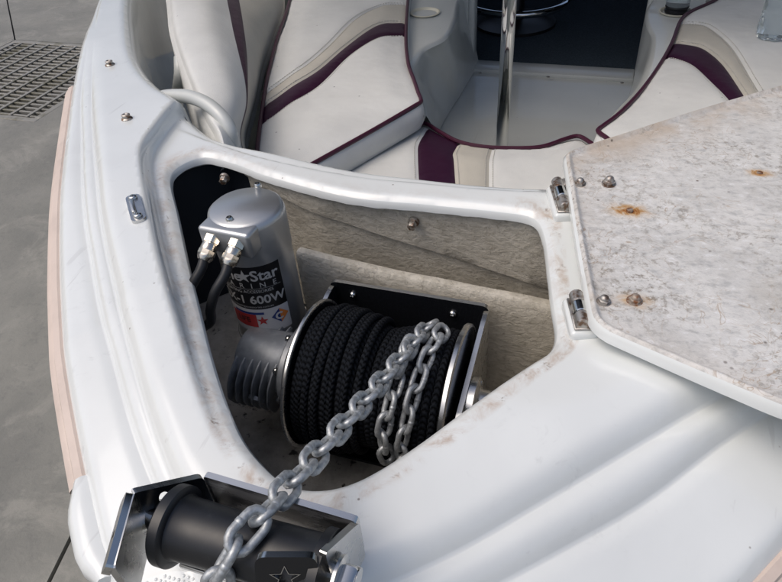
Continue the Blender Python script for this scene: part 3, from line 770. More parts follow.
# ---------------- hatch lid thrown open on its hinges
LZ = .040
LID = [(566, 151), (581, 243), (594, 314), (607, 326), (690, 362), (790, 404), (1010, 470), (1180, 330), (1060, 40), (900, 50), (782, 83), (670, 117), (572, 147)]
lidp = rounded(PL(LID, LZ)[:, :2], .018, 6); lidp = resample(lidp, .008, True)
gp = hexgrid(lidp[:, 0].min(), lidp[:, 0].max(), lidp[:, 1].min(), lidp[:, 1].max(), .008); gp = gp[inside(gp, lidp)]
gp = gp[np.abs(sdist(gp, lidp, True)[0]) > .015]
if area(lidp) < 0: lidp = lidp[::-1].copy()
lv, lt = cdt([lidp]+[ring(lidp, -d, 0)[:, :2] for d in (.002, .004, .007, .0105, .013)], [], gp); cen = lv[lt].mean(1); lt = lt[inside(cen, lidp)]
ld = np.abs(sdist(lv, lidp, True)[0])
lz = LZ - .007*sstep((ld-.0025)/.006) - .005*np.clip(1-ld/.006, 0, 1)**2 + .003*np.sin(lv[:, 0]*9+1)*np.sin(lv[:, 1]*7)
lid = mk('hatch_lid', np.column_stack([lv, lz]), lt, MAT['lid'], boat, True, 0)
def lidpt(px, py):
    return P(px, py, LZ-.006)
rust = np.zeros(len(lv))
for (px, py, r0, a) in ((630, 208, .0135, 1.), (760, 172, .0085, 1.), (635, 299, .011, .72), (604, 300, .008, .5), (580, 182, .008, .4)):
    q = lidpt(px, py)[:2]; dx = lv-q; dist = np.sqrt((dx[:, 0]*.7)**2+(dx[:, 1]*1.15)**2)
    rust = np.maximum(rust, a*np.exp(-(dist/r0)**1.3))
at = lid.data.attributes.new('rust', 'FLOAT', 'POINT'); at.data.foreach_set('value', rust.astype(np.float32))
yt = sdist(lv, PL([(560, 152), (800, 78)], LZ)[:, :2])[0]
gl = np.clip(1-np.abs(yt)/.09, 0, 1)+np.clip(1-ld/.05, 0, 1)*.3
at = lid.data.attributes.new('grime', 'FLOAT', 'POINT'); at.data.foreach_set('value', np.clip(gl, 0, 1).astype(np.float32))
if area(lidp) < 0: lidp = lidp[::-1].copy()
ez = LZ-.005+.003*np.sin(lidp[:, 0]*9+1)*np.sin(lidp[:, 1]*7)
v, f = loft([ring(lidp, 0, ez), ring(lidp, .003, LZ-.010), ring(lidp, .0035, LZ-.018), ring(lidp, -.002, LZ-.022), ring(lidp, -.03, LZ-.0225)], True)
f.append(tuple(range(4*len(lidp), 5*len(lidp))))
mk('lid_edge', v, f, MAT['gel'], lid)
for (px, py, r, h, mt) in ((580, 182, .0058, .009, 'oldsteel'), (609, 182, .0068, .012, 'oldsteel'), (604, 300, .0058, .009, 'oldsteel'), (635, 299, .0062, .009, 'rusty')):
    mk('acorn_nut', *bolt_head(lidpt(px, py)-np.array([0, 0, .003]), (.06, -.04, 1), r, h, 'dome'), MAT[mt], lid)
for (px, py) in ((630, 209), (760, 172)):
    mk('rusted_screw', *lathe([(.004, -.002), (.0038, .0008), (.001, .0012)], lidpt(px, py)-np.array([0, 0, .001]), (0, 0, 1), 10), MAT['rusty'], lid)
for (a, b) in (((557, 182), (565, 207)), ((576, 295), (584, 324))):
    A = P(*a, .020); B = P(*b, .020); ax = (B-A); Lh = np.linalg.norm(ax); ax /= Lh; sd_ = np.cross(ax, [0, 0, 1]); sd_ = sd_ if sd_[0] > 0 else -sd_
    zc = np.array([0, 0, 1.])
    mid_ = (A+B)/2
    mk('hinge_pad', *bevelled(box(mid_-zc*.016+sd_*.002, (Lh+.012, .030, .016), [ax, sd_, zc]), .005, 3), MAT['gel'], boat)
    h = mk('hinge', *join(bevelled(box(mid_-zc*.0065+sd_*.004, (Lh+.004, .026, .003), [ax, sd_, zc]), .001, 1)), MAT['oldsteel'], lid)
    for k, mt in ((0, 'oldsteel'), (1, 'steel'), (2, 'oldsteel')):
        l0 = (k*.36-.04)*Lh; l1 = l0+Lh*(.34)
        prof = [(.0062, 0), (.0074, .001), (.0074, l1-l0-.001), (.0062, l1-l0)]
        o = mk('hinge_knuckle', *lathe(prof, A+ax*l0, ax, 20), MAT[mt], lid)
    for k in (0, 1):
        c = A+ax*Lh*(k*.8+.1)+sd_*.012-zc*.001
        o = mk('hinge_leaf', *bevelled(box(c, (Lh*.3, .013, .012), [ax, sd_, zc]), .003, 2), MAT['oldsteel'], lid)

# ================================================================== CUSHIONS
def cushion(name, label, outline, z, thick, bands, seams, pipes, puff=.010, edge=.016, h=.014, cat='cushion'):
    ol = PL(outline, z)[:, :2]
    ol = resample(rounded(ol, .02, 5), .010, True)
    if area(ol) < 0: ol = ol[::-1].copy()
    root = thing(name, (*ol.mean(0), z-thick), label, cat, 'bow seat cushions')
    bl = [(np.vstack([catmull(PL(b[2][0], z)[:, :2], 6), catmull(PL(b[2][1], z)[:, :2], 6)[::-1]]) if b[3] else PL(b[2], z)[:, :2], b) for b in bands]
    curves = [resample(catmull(PL(s, z)[:, :2], 6), .010) for s in seams]
    curves_in = []
    for c in curves:
        k = inside(c, ol) & (np.abs(sdist(c, ol, True)[0]) > .002); c2 = c[k]
        if len(c2) > 1: curves_in.append(c2)
    gp = hexgrid(ol[:, 0].min(), ol[:, 0].max(), ol[:, 1].min(), ol[:, 1].max(), h); gp = gp[inside(gp, ol)]
    k = np.abs(sdist(gp, ol, True)[0]) > .006
    for c in curves_in: k &= np.abs(sdist(gp, c)[0]) > .005
    gp = gp[k]
    off = [ol+(ring(ol, -d, 0)[:, :2]-ol) for d in (.003, .008)]
    v2, t = cdt([ol], curves_in, gp); cen = v2[t].mean(1); t = t[inside(cen, ol)]
    cen = v2[t].mean(1); d = np.abs(sdist(v2, ol, True)[0])
    zz = z + puff*sstep(d/.09) - .006*np.clip(1-d/edge, 0, 1)**2
    for c in curves_in: zz -= .005*np.exp(-(np.abs(sdist(v2, c)[0])/.007)**2)
    zz += .003*np.sin(v2[:, 0]*17+z*50)*np.sin(v2[:, 1]*13)
    which = np.full(len(t), -1)
    for i, (poly, b) in enumerate(bl): which[inside(cen, resample(poly, .004, True))] = i
    for i in range(-1, len(bl)):
        tt = t[which == i]
        if len(tt) == 0: continue
        used, inv = np.unique(tt.ravel(), return_inverse=True)
        V = list(np.column_stack([v2[used], zz[used]])); Fc = [tuple(q) for q in inv.reshape(-1, 3)]
        nm, mt = ('top_panel', 'vinyl') if i < 0 else (bl[i][1][0], bl[i][1][1])
        mk(nm, V, Fc, MAT[mt], root, True, 0)
    e = z-.006
    v, f = loft([ring(ol, 0, e), ring(ol, .004, e-.006), ring(ol, .007, e-.02), ring(ol, .007, z-thick+.015), ring(ol, 0, z-thick), ring(ol, -.04, z-thick)], True)
    f.append(tuple(range(5*len(ol), 6*len(ol))))
    mk('side_panel', v, f, MAT['vinyl'], root)
    SV, SF = [], []
    for c in curves_in:
        zc_ = np.interp
        for sgn in (-1, 1):
            q = resample(c, .0045)
            if len(q) < 4: continue
            t_ = np.gradient(q, axis=0); n_ = np.column_stack([-t_[:, 1], t_[:, 0]]); n_ /= np.linalg.norm(n_, axis=1)[:, None]+1e-9
            q = q+n_*.0075*sgn
            qd = np.abs(sdist(q, ol, True)[0]); qz = z+puff*sstep(qd/.09)-.005*np.exp(-(.0075/.007)**2)-.006*np.clip(1-qd/edge, 0, 1)**2+.003*np.sin(q[:, 0]*17+z*50)*np.sin(q[:, 1]*13)
            if any(bb[0] == 'plum_band' and inside(q[len(q)//2][None], resample(pp, .004, True))[0] for pp, bb in bl): continue
            for i in range(0, len(q)-2, 2):
                a, b = np.append(q[i], qz[i]+.0004), np.append(q[i+1], qz[i+1]+.0004)
                v, f = tube([a, (a+b)/2+np.array([0, 0, .0006]), b], .0010, 5); k0 = len(SV); SV += v; SF += [tuple(x+k0 for x in g_) for g_ in f]
    if SV: mk('stitching', SV, SF, MAT['thread'], root)['kind'] = 'stuff'
    for p in pipes:
        c = resample(catmull(PL(p, z-.001), 6), .008)
        mk('piping', *tube(c, .0048, 8), MAT['piping'], root)
    return root
b1 = [(258, 123), (285, 108), (318, 88), (350, 58), (378, 40), (400, 34), (412, 34)]
b0 = [(258, 107), (285, 93), (318, 73), (345, 50), (375, 28), (398, 21), (412, 21)]
b2 = [(258, 97), (285, 81), (305, 68), (330, 46), (358, 20), (385, 7), (412, 3)]
cushion('seat_cushion', 'white seat cushion with a sweeping plum band, left of the chrome pole',
        [(300, -45), (290, 0), (277, 40), (268, 75), (262, 110), (258, 140), (255, 175), (300, 176), (325, 157), (375, 129), (422, 102), (414, 80), (408, 62), (406, 35), (408, 0), (412, -45)], -.14, .062,
        [('plum_band', 'plum', (b1, b0), True), ('beige_band', 'beige', (b0, b2), True)], [b0, b1, b2],
        [[(300, -45), (290, 0), (277, 40), (268, 75), (262, 110), (258, 140), (255, 172)], [(300, 171), (325, 157), (375, 129), (416, 105), (421, 101), (418, 92), (414, 80), (408, 62), (406, 35), (408, 0), (412, -45)]])
p1 = [(434, 112), (420, 142), (418, 160), (421, 215)]; p2 = [(468, 122), (454, 152), (454, 165), (458, 220)]; p3 = [(496, 128), (490, 158), (489, 170), (489, 222)]
cushion('filler_cushion', 'white vinyl filler cushion with plum and beige blocks, directly behind the anchor locker',
        [(310, 180), (347, 160), (390, 139), (425, 123), (440, 132), (457, 141), (478, 146), (505, 148), (540, 147), (565, 139), (580, 136), (592, 145), (640, 175), (640, 215), (400, 215), (310, 205)], -.21, .07,
        [('plum_band', 'plum', (p1, p2), True), ('beige_band', 'beige', (p2, p3), True)], [p1, p2, p3],
        [[(312, 178), (347, 160), (390, 139), (420, 125), (427, 124), (440, 132), (457, 141), (478, 146), (505, 148), (540, 147), (565, 139), (578, 136), (588, 141), (600, 150)]])
r0 = [(655, 58), (668, 57), (676, 58), (692, 68), (709, 83), (727, 101), (738, 120)]; r1 = [(665, 41), (676, 41), (684, 42), (703, 51), (723, 68), (742, 96), (750, 115)]
r2 = [(672, 22), (684, 22), (699, 25), (713, 33), (734, 54), (757, 91), (764, 108)]
cushion('seat_cushion', 'white seat cushion with curved plum and beige bands, partly hidden by the open lid',
        [(597, 130), (620, 113), (641, 91), (659, 66), (672, 43), (682, 19), (692, 11), (715, 0), (755, -25), (850, -20), (880, 60), (800, 115), (700, 160), (620, 160)], -.14, .062,
        [('plum_band', 'plum', (r0, r1), True), ('beige_band', 'beige', (r1, r2), True)], [r0, r1, r2],
        [[(700, 190), (640, 163), (608, 139), (598, 131), (603, 126), (620, 113), (641, 91), (659, 66), (672, 43), (681, 20), (692, 11), (715, 0), (755, -25)]])
# left backrest, part of the fixed upholstery
BR = [[(162, -40, -.012), (169, 0, -.012), (172, 27, -.012), (180, 55, -.012), (195, 96, -.016), (206, 121, -.02), (216, 140, -.03), (222, 170, -0.050)],
      [(168, -40, .008), (176, 0, .008), (180, 27, .008), (188, 55, .008), (204, 96, .004), (214, 119, -.002), (222, 136, -.014), (228, 166, -0.034)],
      [(196, -40, .006), (205, 0, .006), (209, 27, .006), (218, 55, .004), (230, 90, -.006), (234, 112, -.02), (234, 132, -.04), (240, 162, -0.060)],
      [(218, -40, -.03), (227, 0, -.03), (233, 30, -.03), (239, 55, -.035), (245, 82, -.045), (246, 105, -.06), (240, 134, -.08), (246, 164, -0.100)],
      [(230, -40, -.045), (239, 0, -.045), (244, 30, -.045), (247, 55, -.05), (248, 84, -.055), (247, 107, -.07), (241, 135, -.09), (247, 165, -0.110)],
      [(258, -40, -.10), (268, 0, -.10), (264, 30, -.105), (259, 58, -.11), (255, 90, -.115), (250, 112, -.12), (244, 137, -.125), (250, 167, -0.145)],
      [(276, -40, -.15), (284, 0, -.15), (273, 38, -.15), (263, 68, -.155), (256, 100, -.16), (250, 122, -.165), (246, 145, -.17), (252, 175, -0.190)]]
br_ = thing('backrest_cushion', P(215, 60, -.2), 'tall white backrest cushion with a plum stripe along the left side of the cockpit', 'cushion')
rows = [catmull(PL(r), 6) for r in BR]
fine_rows = []
allr = np.stack(rows)                                   # 7 x n x 3
cr = np.stack([catmull(allr[:, j], 5) for j in range(allr.shape[1])], 1)
def strip(a, b, nm, mt):
    mk(nm, *loft([cr[i] for i in range(a, b+1)]), MAT[mt], br_)
strip(0, 15, 'front_panel', 'vinyl'); strip(15, 20, 'plum_stripe', 'plum'); strip(20, 30, 'lower_panel', 'beige')
bk = cr[0].copy(); bk[:, 2] -= .14; bk[:, 0] -= .02
mk('back_shell', *loft([cr[0], cr[0]+np.array([-.012, 0, -.01]), bk, cr[-1]+np.array([0, 0, -.02]), cr[-1]]), MAT['vinyl'], br_)

# chrome pole on the cockpit floor
pb0 = np.array([P(501, 160, FZ)[0], P(501, 160, FZ)[1], FZ])
pole = thing('chrome_pole', pb0, 'upright polished chrome pole rising from the cockpit floor', 'pole')
mk('tube', *lathe([(.0175, .01), (.0175, .86), (.015, .868), (.001, .868)], pb0, (0, 0, 1), 32), MAT['chrome'], pole)
mk('socket', *lathe([(.06, .0), (.06, .004), (.03, .010), (.024, .022), (.0180, .022)], pb0, (0, 0, 1), 32), MAT['brushed'], pole)
# helm seat pedestal glimpsed in the saloon
hb = np.array([-.42, 2.82, FZ-.005])
hs = thing('helm_stool', hb, 'chrome ringed pedestal of a stool in the dark saloon', 'stool')
th = np.linspace(0, 2*math.pi, 72, endpoint=False)
mk('foot_ring', *tube(np.column_stack([hb[0]+.21*np.cos(th), hb[1]+.21*np.sin(th), np.full(72, hb[2]+.10)]), .014, 12, True), MAT['chrome'], hs)
mk('post', *lathe([(.17, 0), (.17, .012), (.05, .03), (.035, .05), (.035, .5)], hb, (0, 0, 1), 28), MAT['dark_plastic'], hs)
for k in range(3):
    a = .4+k*2.1
    mk('spoke', *tube([hb+np.array([0, 0, .10]), hb+np.array([.21*math.cos(a), .21*math.sin(a), .10])], .010, 10), MAT['chrome'], hs)
mk('stool_seat', *lathe([(.12, .5), (.19, .52), (.20, .56), (.17, .59), (.001, .595)], hb, (0, 0, 1), 28), MAT['dark_plastic'], hs)
# bottles
def bottle(name, c, label, dark):
    r = thing(name, c, label, 'bottle')
    c = np.asarray(c, float)
    if dark:
        mk('sleeve', *lathe([(.001, 0), (.031, 0), (.033, .004)]+[q for k in range(4) for q in ((.033, .006+k*.012), (.033, .012+k*.012), (.030, .013+k*.012), (.030, .016+k*.012))]+[(.033, .056), (.0325, .060)], c, (0, 0, 1), 28), MAT['dark_plastic'], r)
        mk('neck', *lathe([(.0325, .061), (.033, .09), (.031, .12), (.022, .16), (.014, .175), (.013, .19)], c, (0, 0, 1), 28, False), MAT['clear'], r)
        mk('cap', *lathe([(.0145, .186), (.015, .188), (.015, .202), (.0135, .204), (.001, .204)], c, (0, 0, 1), 20), MAT['label_white'], r)
    else:
        n = 40; prof = [(.012, .006), (.024, .0), (.033, .006), (.036, .02), (.035, .05), (.0335, .055), (.035, .06), (.0335, .065), (.035, .07), (.035, .10), (.0335, .105), (.035, .11), (.035, .13), (.028, .16), (.014, .185), (.0125, .20)]
        v, f = lathe(prof, c, (0, 0, 1), n, False); v = np.array(v)
        for i, (rr, hh) in enumerate(prof[:4]):
            for k in range(n):
                w = 1-.14*max(0, math.cos(2*math.pi*k/n*5))*(1 if i < 4 else 0); v[i*n+k, :2] = c[:2]+(v[i*n+k, :2]-c[:2])*w
        mk('body', list(v), f, MAT['clear'], r)
        mk('cap', *lathe([(.0145, .197), (.015, .199), (.015, .212), (.0135, .214), (.001, .214)], c, (0, 0, 1), 20), MAT['label_white'], r)
    return r
bottle('water_bottle', P(770, 38, -.128), 'clear plastic water bottle standing on the banded seat cushion near the lid', False)
bottle('drink_bottle', P(676, 12, -.163)+np.array([0, 0, -.04]), 'clear bottle in a dark ribbed sleeve sitting in the cup recess', True)

# ================================================================== WINCH
WY, WZ, WL, WR, FR = .511, -.154, -.311, -.121, .100
X = np.array([1., 0, 0])
w = thing('drum_winch', (-.25, .55, LF), 'electric drum winch with silver motor and black rope inside the anchor locker', 'winch')
def flange(x, nm='drum_flange', th_=.005, r=FR):
    fl = mk(nm, *lathe([(.03, 0), (r-.003, 0), (r-.003, .0006), (r-.003, th_-.0006), (r-.003, th_), (.03, th_)], (x, WY, WZ), X, 96, False), MAT['black_plate'], w)
    mk('rim', *lathe([(r-.004, -.0004), (r-.0012, 0), (r, .0012), (r, th_-.0012), (r-.0012, th_), (r-.004, th_+.0004)], (x, WY, WZ), X, 96, False), MAT['brushed'], fl)
    return fl
flange(WL-.005); flange(WR-.002, th_=.007)
mk('drum_core', *lathe([(.035, 0), (.035, WR-WL)], (WL, WY, WZ), X, 32), MAT['cast'], w)
# rope: one winding laid over another, braided cover
def helix(r_fn, x0, x1, turns, wob):
    n = int(turns*44); out = []
    for i in range(n+1):
        a = 2*math.pi*turns*i/n; k = i/n
        # rope lies in nearly flat turns and shifts across during a short part of each turn
        fr = (a/(2*math.pi)); sh = math.floor(fr)+sstep(np.array([(fr-math.floor(fr)-.55)/.35]))[0]
        x = x0+(x1-x0)*sh/turns + wob*math.sin(3.1*a/6.28+1.3*math.sin(a*.37))
        r = r_fn(x)+.0011*math.sin(a*1.7)+.0016*math.sin(a*.23+2*math.sin(a*.11))
        out.append((x, WY+r*math.cos(a), WZ+r*math.sin(a)))
    return np.array(out)
def rope_obj(path, rad, name):
    n = 12; v, f = tube(path, rad, n, False, True)
    ob = mk(name, v, f, MAT['rope'], w, True, 60)
    arcl = np.concatenate([[0], np.cumsum(np.linalg.norm(np.diff(path, axis=0), axis=1))])/(rad*1.5)
    uvl = ob.data.uv_layers.new(name='UVMap'); m_ = ob.data
    vi = np.zeros(len(m_.loops), int); m_.loops.foreach_get('vertex_index', vi)
    pi = np.zeros(len(m_.polygons), int)
    uv = np.zeros((len(m_.loops), 2)); i_ = vi//n; k_ = (vi % n).astype(float)
    for p in m_.polygons:
        if len(p.vertices) == 4:
            ks = [vi[l] % n for l in p.loop_indices]
            for l, k in zip(p.loop_indices, ks):
                kk = k if not (max(ks)-min(ks) > 2 and k == 0) else n
                uv[l] = (arcl[vi[l]//n], kk/n)
    uvl.data.foreach_set('uv', uv.ravel()); return ob
def r_outer(x):
    k = (x-WL)/(WR-WL)
    return .0825+.004*math.sin(k*9+.6)-.006*math.exp(-((k-.56)/.10)**2)
rope_obj(helix(lambda x: .064, WL+.009, WR-.010, 20.6, .0006), .0050, 'rope_layer')
rope_obj(helix(lambda x: r_outer(x)+.0070+.002*math.sin(x*70), WL+.082, WL+.010, 8.4, .0034), .0047, 'rope_layer')
rope_obj(helix(r_outer, WL+.006, WR-.009, 22.5, .0022), .0049, 'rope')
# bracket: back plate and two cheeks with bright cut edges
by = .632
bx0, bx1 = PY(330, 279, by)[0], WR+.0168; bz1 = PY(400, 291, by)[2]
ol = rounded([(bx0, LF+.01), (bx1, LF+.01), (bx1, bz1), (bx0, bz1)], .012, 6)
pf, pe = plate((0, by, 0), (1, 0, 0), (0, 0, 1), ol, [], .006)
bp = mk('back_plate', *pf, MAT['black_plate'], w, False); mk('cut_edge', *pe, MAT['brushed'], bp, True, 30)
for px, py in ((353, 294), (453, 313)):
    mk('mounting_bolt', *bolt_head(PY(px, py, by-.003), (0, -1, 0), .0055, .005, 'pan'), MAT['steel'], w)
for x in (WL-.016, WR+.014):
    ol = rounded([(by-.0032, LF+.01), (by-.0032, bz1-.001), (by-.03, bz1-.002), (WY-.055, WZ+.03), (WY-.06, WZ-.03), (WY-.03, LF+.01)], .014, 5)
    pf, pe = plate((x, 0, 0), (0, 1, 0), (0, 0, 1), ol, [], .006)
    ch = mk('cheek_plate', *pf, MAT['black_plate'] if x < -.2 else MAT['brushed'], w, False); mk('cut_edge', *pe, MAT['brushed'], ch, True, 30)
mk('base_plate', *bevelled(box(((WL+WR)/2+.003, .555, LF+.007), (WR-WL+.03, .146, .005)), .001, 1), MAT['black_plate'], w)
# bearing on the outer end
mk('bearing', *lathe([(.036, 0), (.036, .008), (.033, .010), (.024, .011), (.022, .014), (.022, .028), (.019, .030), (.012, .030), (.011, .034), (.001, .034)], (WR+.0175, WY, WZ), X, 40), MAT['brushed'], w)
for a in (50, 140, 230, 320):
    p = (WR+.0255, WY+.029*math.cos(math.radians(a)), WZ+.029*math.sin(math.radians(a)))
    mk('bearing_screw', *bolt_head(p, X, .0036, .004, 'pan'), MAT['steel'], w)
# gearbox with cooling fins
gxr = WL-.022
gb = mk('gearbox', *lathe([(.03, 0), (.040, .002), (.043, .008), (.043, .072), (.040, .078), (.02, .080), (.001, .080)], (gxr-.012, WY+.012, WZ-.008), -X, 40), MAT['cast'], w)
fin_out = rounded([(-.062, -.020), (-.058, .012), (-.040, .030), (.006, .040), (.044, .034), (.050, .0), (.040, -.045), (.0, -.064), (-.040, -.060)], .008, 4)
for k in range(6):
    x = gxr-.031-k*.0118
    def fin(kk, xx): return [(xx+.16*q[1], WY+.010+q[0]*kk, WZ-.010+q[1]*kk) for q in fin_out]
    mk('fin', *loft([fin(.62, x-.0028), fin(.97, x-.0018), fin(1.0, x-.0010), fin(1.0, x+.0010), fin(.97, x+.0018), fin(.62, x+.0028)], True), MAT['cast'], gb, True, 35)
mk('gearbox_flange', *lathe([(.05, 0), (.052, .002), (.052, .008), (.050, .010), (.044, .0105), (.03, .012)], (gxr-.0135, WY, WZ), X, 48), MAT['cast'], w)
mk('adapter_ring', *lathe([(.040, 0), (.040, .006), (.037, .007)], (gxr-.002, WY, WZ), X, 40), MAT['brushed'], w)
for k in range(6):
    a = k*math.pi/3+.35
    mk('flange_bolt', *bolt_head((gxr-.015, WY+.047*math.cos(a), WZ+.047*math.sin(a)), -X, .0045, .005, 'hex'), MAT['steel'], w)
mk('gearbox_plug', *lathe([(.012, 0), (.012, .005), (.010, .006), (.001, .006)], (gxr-.055, WY-.039, WZ-.03), (-.1, -1, -.55), 24), MAT['cast'], gb)
# motor
MX, MY, MTOP, MR = -.417, .592, .045, .050
mo = np.array([MX, MY, 0.])
tc_ = np.array([-MX, -MY, 0.]); tc_ /= np.linalg.norm(tc_); rp_ = np.array([-tc_[1], tc_[0], 0.])
motor = mk('motor', *lathe([(.036, -.205), (.040, -.196), (.046, -.188), (.0475, -.176), (.0475, -.168), (MR+.0012, -.166), (MR+.0012, -.158), (MR-.001, -.1565), (MR-.001, -.018), (MR, -.017), (MR, .034), (MR-.002, .041), (MR-.007, MTOP), (.001, MTOP)], mo, (0, 0, 1), 72), MAT['silver'], w)
mk('retaining_ring', *lathe([(MR+.0002, -.1655), (MR+.0022, -.165), (MR+.0022, -.1595), (MR+.0002, -.159)], mo, (0, 0, 1), 72, False), MAT['steel'], motor)
mk('worm_housing', *lathe([(.001, -.235), (.030, -.235), (.036, -.228), (.036, -.206), (.034, -.20)], mo, (0, 0, 1), 40), MAT['cast'], w)
mk('housing_web', *bevelled(box((MX+.010, (MY+WY)/2, WZ-.03), (.056, MY-WY+.02, .07)), .01, 3), MAT['cast'], w)
gd = -rp_*.62+tc_*.78; gd /= np.linalg.norm(gd); gs = np.cross(gd, [0, 0, 1.]); gs /= np.linalg.norm(gs)
if gs@rp_ < 0: gs = -gs
tb = [np.array([0, 0, 0.])]
bx = mk('terminal_box', *bevelled(box(mo+gd*.033+np.array([0, 0, .0245]), (.046, .074, .036), [gd, gs, (0, 0, 1)]), .005, 3), MAT['silver'], motor)
for sgn in (-1, 1):
    a0 = mo+gd*.055+gs*sgn*.0175+np.array([0, 0, .026]); dr = gd*.80+np.array([0, 0, -.55])-rp_*.10; dr /= np.linalg.norm(dr)
    mk('cable_gland', *join(lathe([(.0105, -.004), (.0105, .005), (.0092, .0055), (.0088, .008)], a0, dr, 6), lathe([(.0098, .007), (.0104, .009), (.0104, .014), (.0100, .0155)], a0, dr, 24), lathe([(.0108, .0156), (.0108, .021), (.0098, .025), (.0075, .029), (.0065, .029)], a0, dr, 8)), MAT['nickel'], motor)
    s0 = a0+dr*.026
    dwn = np.array([0, 0, -1.])
    path = catmull(np.array([s0, s0+dr*.014+dwn*.003, s0+dr*.024-rp_*.010+dwn*.014, s0+dr*.026-rp_*.020+dwn*.036, s0+dr*.012-rp_*.034+dwn*.070, s0-rp_*.06-tc_*.02+dwn*.11, s0-rp_*.10-tc_*.05+dwn*.17, s0-rp_*.12-tc_*.07+dwn*.24]), 8)
    path[:, 2] = np.maximum(path[:, 2], LF+.008)
    mk('power_cable', *tube(path, .0063, 12), MAT['cable'], w)
for (px, py) in ((230, 221), (258, 187)):
    mk('cap_screw', *bolt_head(P(px, py, MTOP-.002), (0, 0, 1), .0050, .006, 'pan'), MAT['steel'], motor)
# printed label wrapped round the motor
LBL = .013
def wrap(u, z, r):                        # u: metres round the casing, 0 = facing the camera
    a = (u-.004)/MR; z = z+LBL; return mo+(tc_*math.cos(a)+rp_*math.sin(a))*r+np.array([0, 0, z])
def wrap_patch(u0, u1, z0, z1, r, name, mt):
    us = np.linspace(u0, u1, max(3, int((u1-u0)/.003))); zs = (z0, z1)
    return mk(name, *loft([[wrap(u, z, r) for u in us] for z in zs]), MAT[mt], motor)
RM = MR-.001
wrap_patch(-.085, .030, -.103, -.029, RM+.0003, 'label_panel', 'label_black')
wrap_patch(-.085, .030, -.146, -.1032, RM+.0003, 'label_panel', 'label_white')
def wrap_text(body, size, u, z, mt, bold=.0, space=1., r=RM+.0007, rot=0.):
    v, f = text_mesh(body, size, bold, space)
    c, s = math.cos(rot), math.sin(rot)
    mk('lettering', [wrap(u+p[0]*c-p[1]*s, z+p[0]*s+p[1]*c, r) for p in v], f, MAT[mt], motor, False)
wrap_text('Lone', .0235, -.0485, -.046, 'print_grey', .022)
wrap_text('Star', .0235, .0065, -.046, 'print_grey', .022)
sp = star(.011, .0042)
mk('star_emblem', [wrap(-.0215+p[0], -.0455+p[1], RM+.0007) for p in list(sp)+[np.zeros(2)]], [(i, (i+1) % 10, 10) for i in range(10)], MAT['print_grey'], motor, False)
wrap_text('M  A  R  I  N  E', .0115, -.022, -.0615, 'print_grey', .006, 1.15)
wrap_text('BOATING ACCESSORIES', .0068, -.022, -.0715, 'print_grey', .004)
wrap_patch(-.070, .026, -.0668, -.0663, RM+.0006, 'printed_rule', 'print_grey')
wrap_text('GX-1 600W', .0195, -.021, -.0865, 'print_grey', .024)
wrap_text('www.boatingaccessories.com.au', .0052, -.024, -.0985, 'print_grey', .002)
wrap_patch(-.052, -.006, -.1125, -.1085, RM+.0006, 'printed_bar', 'print_blue')
wrap_patch(-.060, -.018, -.136, -.1127, RM+.0006, 'printed_bar', 'print_red')
wrap_text('LIFE', .0125, -.0385, -.1235, 'label_black', .02)
sp = star(.0085, .0034)
mk('star_emblem', [wrap(-.010+p[0], -.124+p[1], RM+.0007) for p in list(sp)+[np.zeros(2)]], [(i, (i+1) % 10, 10) for i in range(10)], MAT['print_red'], motor, False)
def diamond(u, z, r, mt, rr, half=None):
    a0, a1 = {'L': (-r, 0), 'R': (0, r)}[half]; us = np.linspace(a0, a1, 8)
    mk('printed_diamond', *loft([[wrap(u+a, z+sg*max(1e-5, r-abs(a)), rr) for a in us] for sg in (-1, 1)]), MAT[mt], motor, False)
diamond(.0155, -.120, .0125, 'print_blue', RM+.0006, 'L'); diamond(.0157, -.120, .0125, 'print_orange', RM+.0006, 'R')
th = np.linspace(.7, 2*math.pi-.7, 20)
mk('printed_letter', [wrap(.0150+r*math.cos(a), -.120+r*math.sin(a), RM+.0011) for a in th for r in (.0036, .0066)], [(2*i, 2*i+1, 2*i+3, 2*i+2) for i in range(19)], MAT['label_white'], motor, False)

# ================================================================== BOW ROLLER
RY, RZ, RR = .175, .058, .0225
rb = np.array([-.19, .177, .012])
ro = thing('bow_roller', rb, 'black bow roller in a steel bracket at the tip of the deck', 'bow roller')
xl, xr = -.262, -.130
prof = [(.010, 0), (.028, .0), (.0295, .0015), (.0295, .0085), (.028, .010), (.0240, .0105), (.0228, .012), (RR, .030), (RR-.0006, .066), (RR, .104), (.0228, .117), (.0240, .119), (.028, .1195), (.028, .126), (.010, .127)]
mk('roller', *lathe(prof, (xl+.008, RY, RZ), X, 64), MAT['roller'], ro)
mk('axle', *lathe([(.008, -.012), (.008, .155)], (xl, RY, RZ), X, 24), MAT['steel'], ro)
# right cheek, tall at the front with an inward flange
A_ = P(355, 525, .062); Bc = P(322, 552, .092); Cc = P(262, 552, .092)
BT = .013                                  # level of the bracket's foot
cx = (A_[0]+Bc[0])/2
def cheek(x0, y0, x1, y1, zt0, zt1, holes, nm, faces_mat, thick=.005, BT=BT):
    u = np.array([x1-x0, y1-y0, 0]); L0 = np.linalg.norm(u); u /= L0
    ol = rounded([(0, BT), (L0, BT), (L0, zt1), (0, zt0)], .004, 4)
    pf, pe = plate((x0, y0, 0), u, (0, 0, 1), ol, holes, thick)
    o = mk(nm, *pf, MAT[faces_mat], ro, False); mk('cut_edge', *pe, MAT['brushed'], o, True, 30); return u, L0
cheek(A_[0], A_[1]+.003, Bc[0], Bc[1], .062, .092, [], 'cheek_plate', 'brushed')
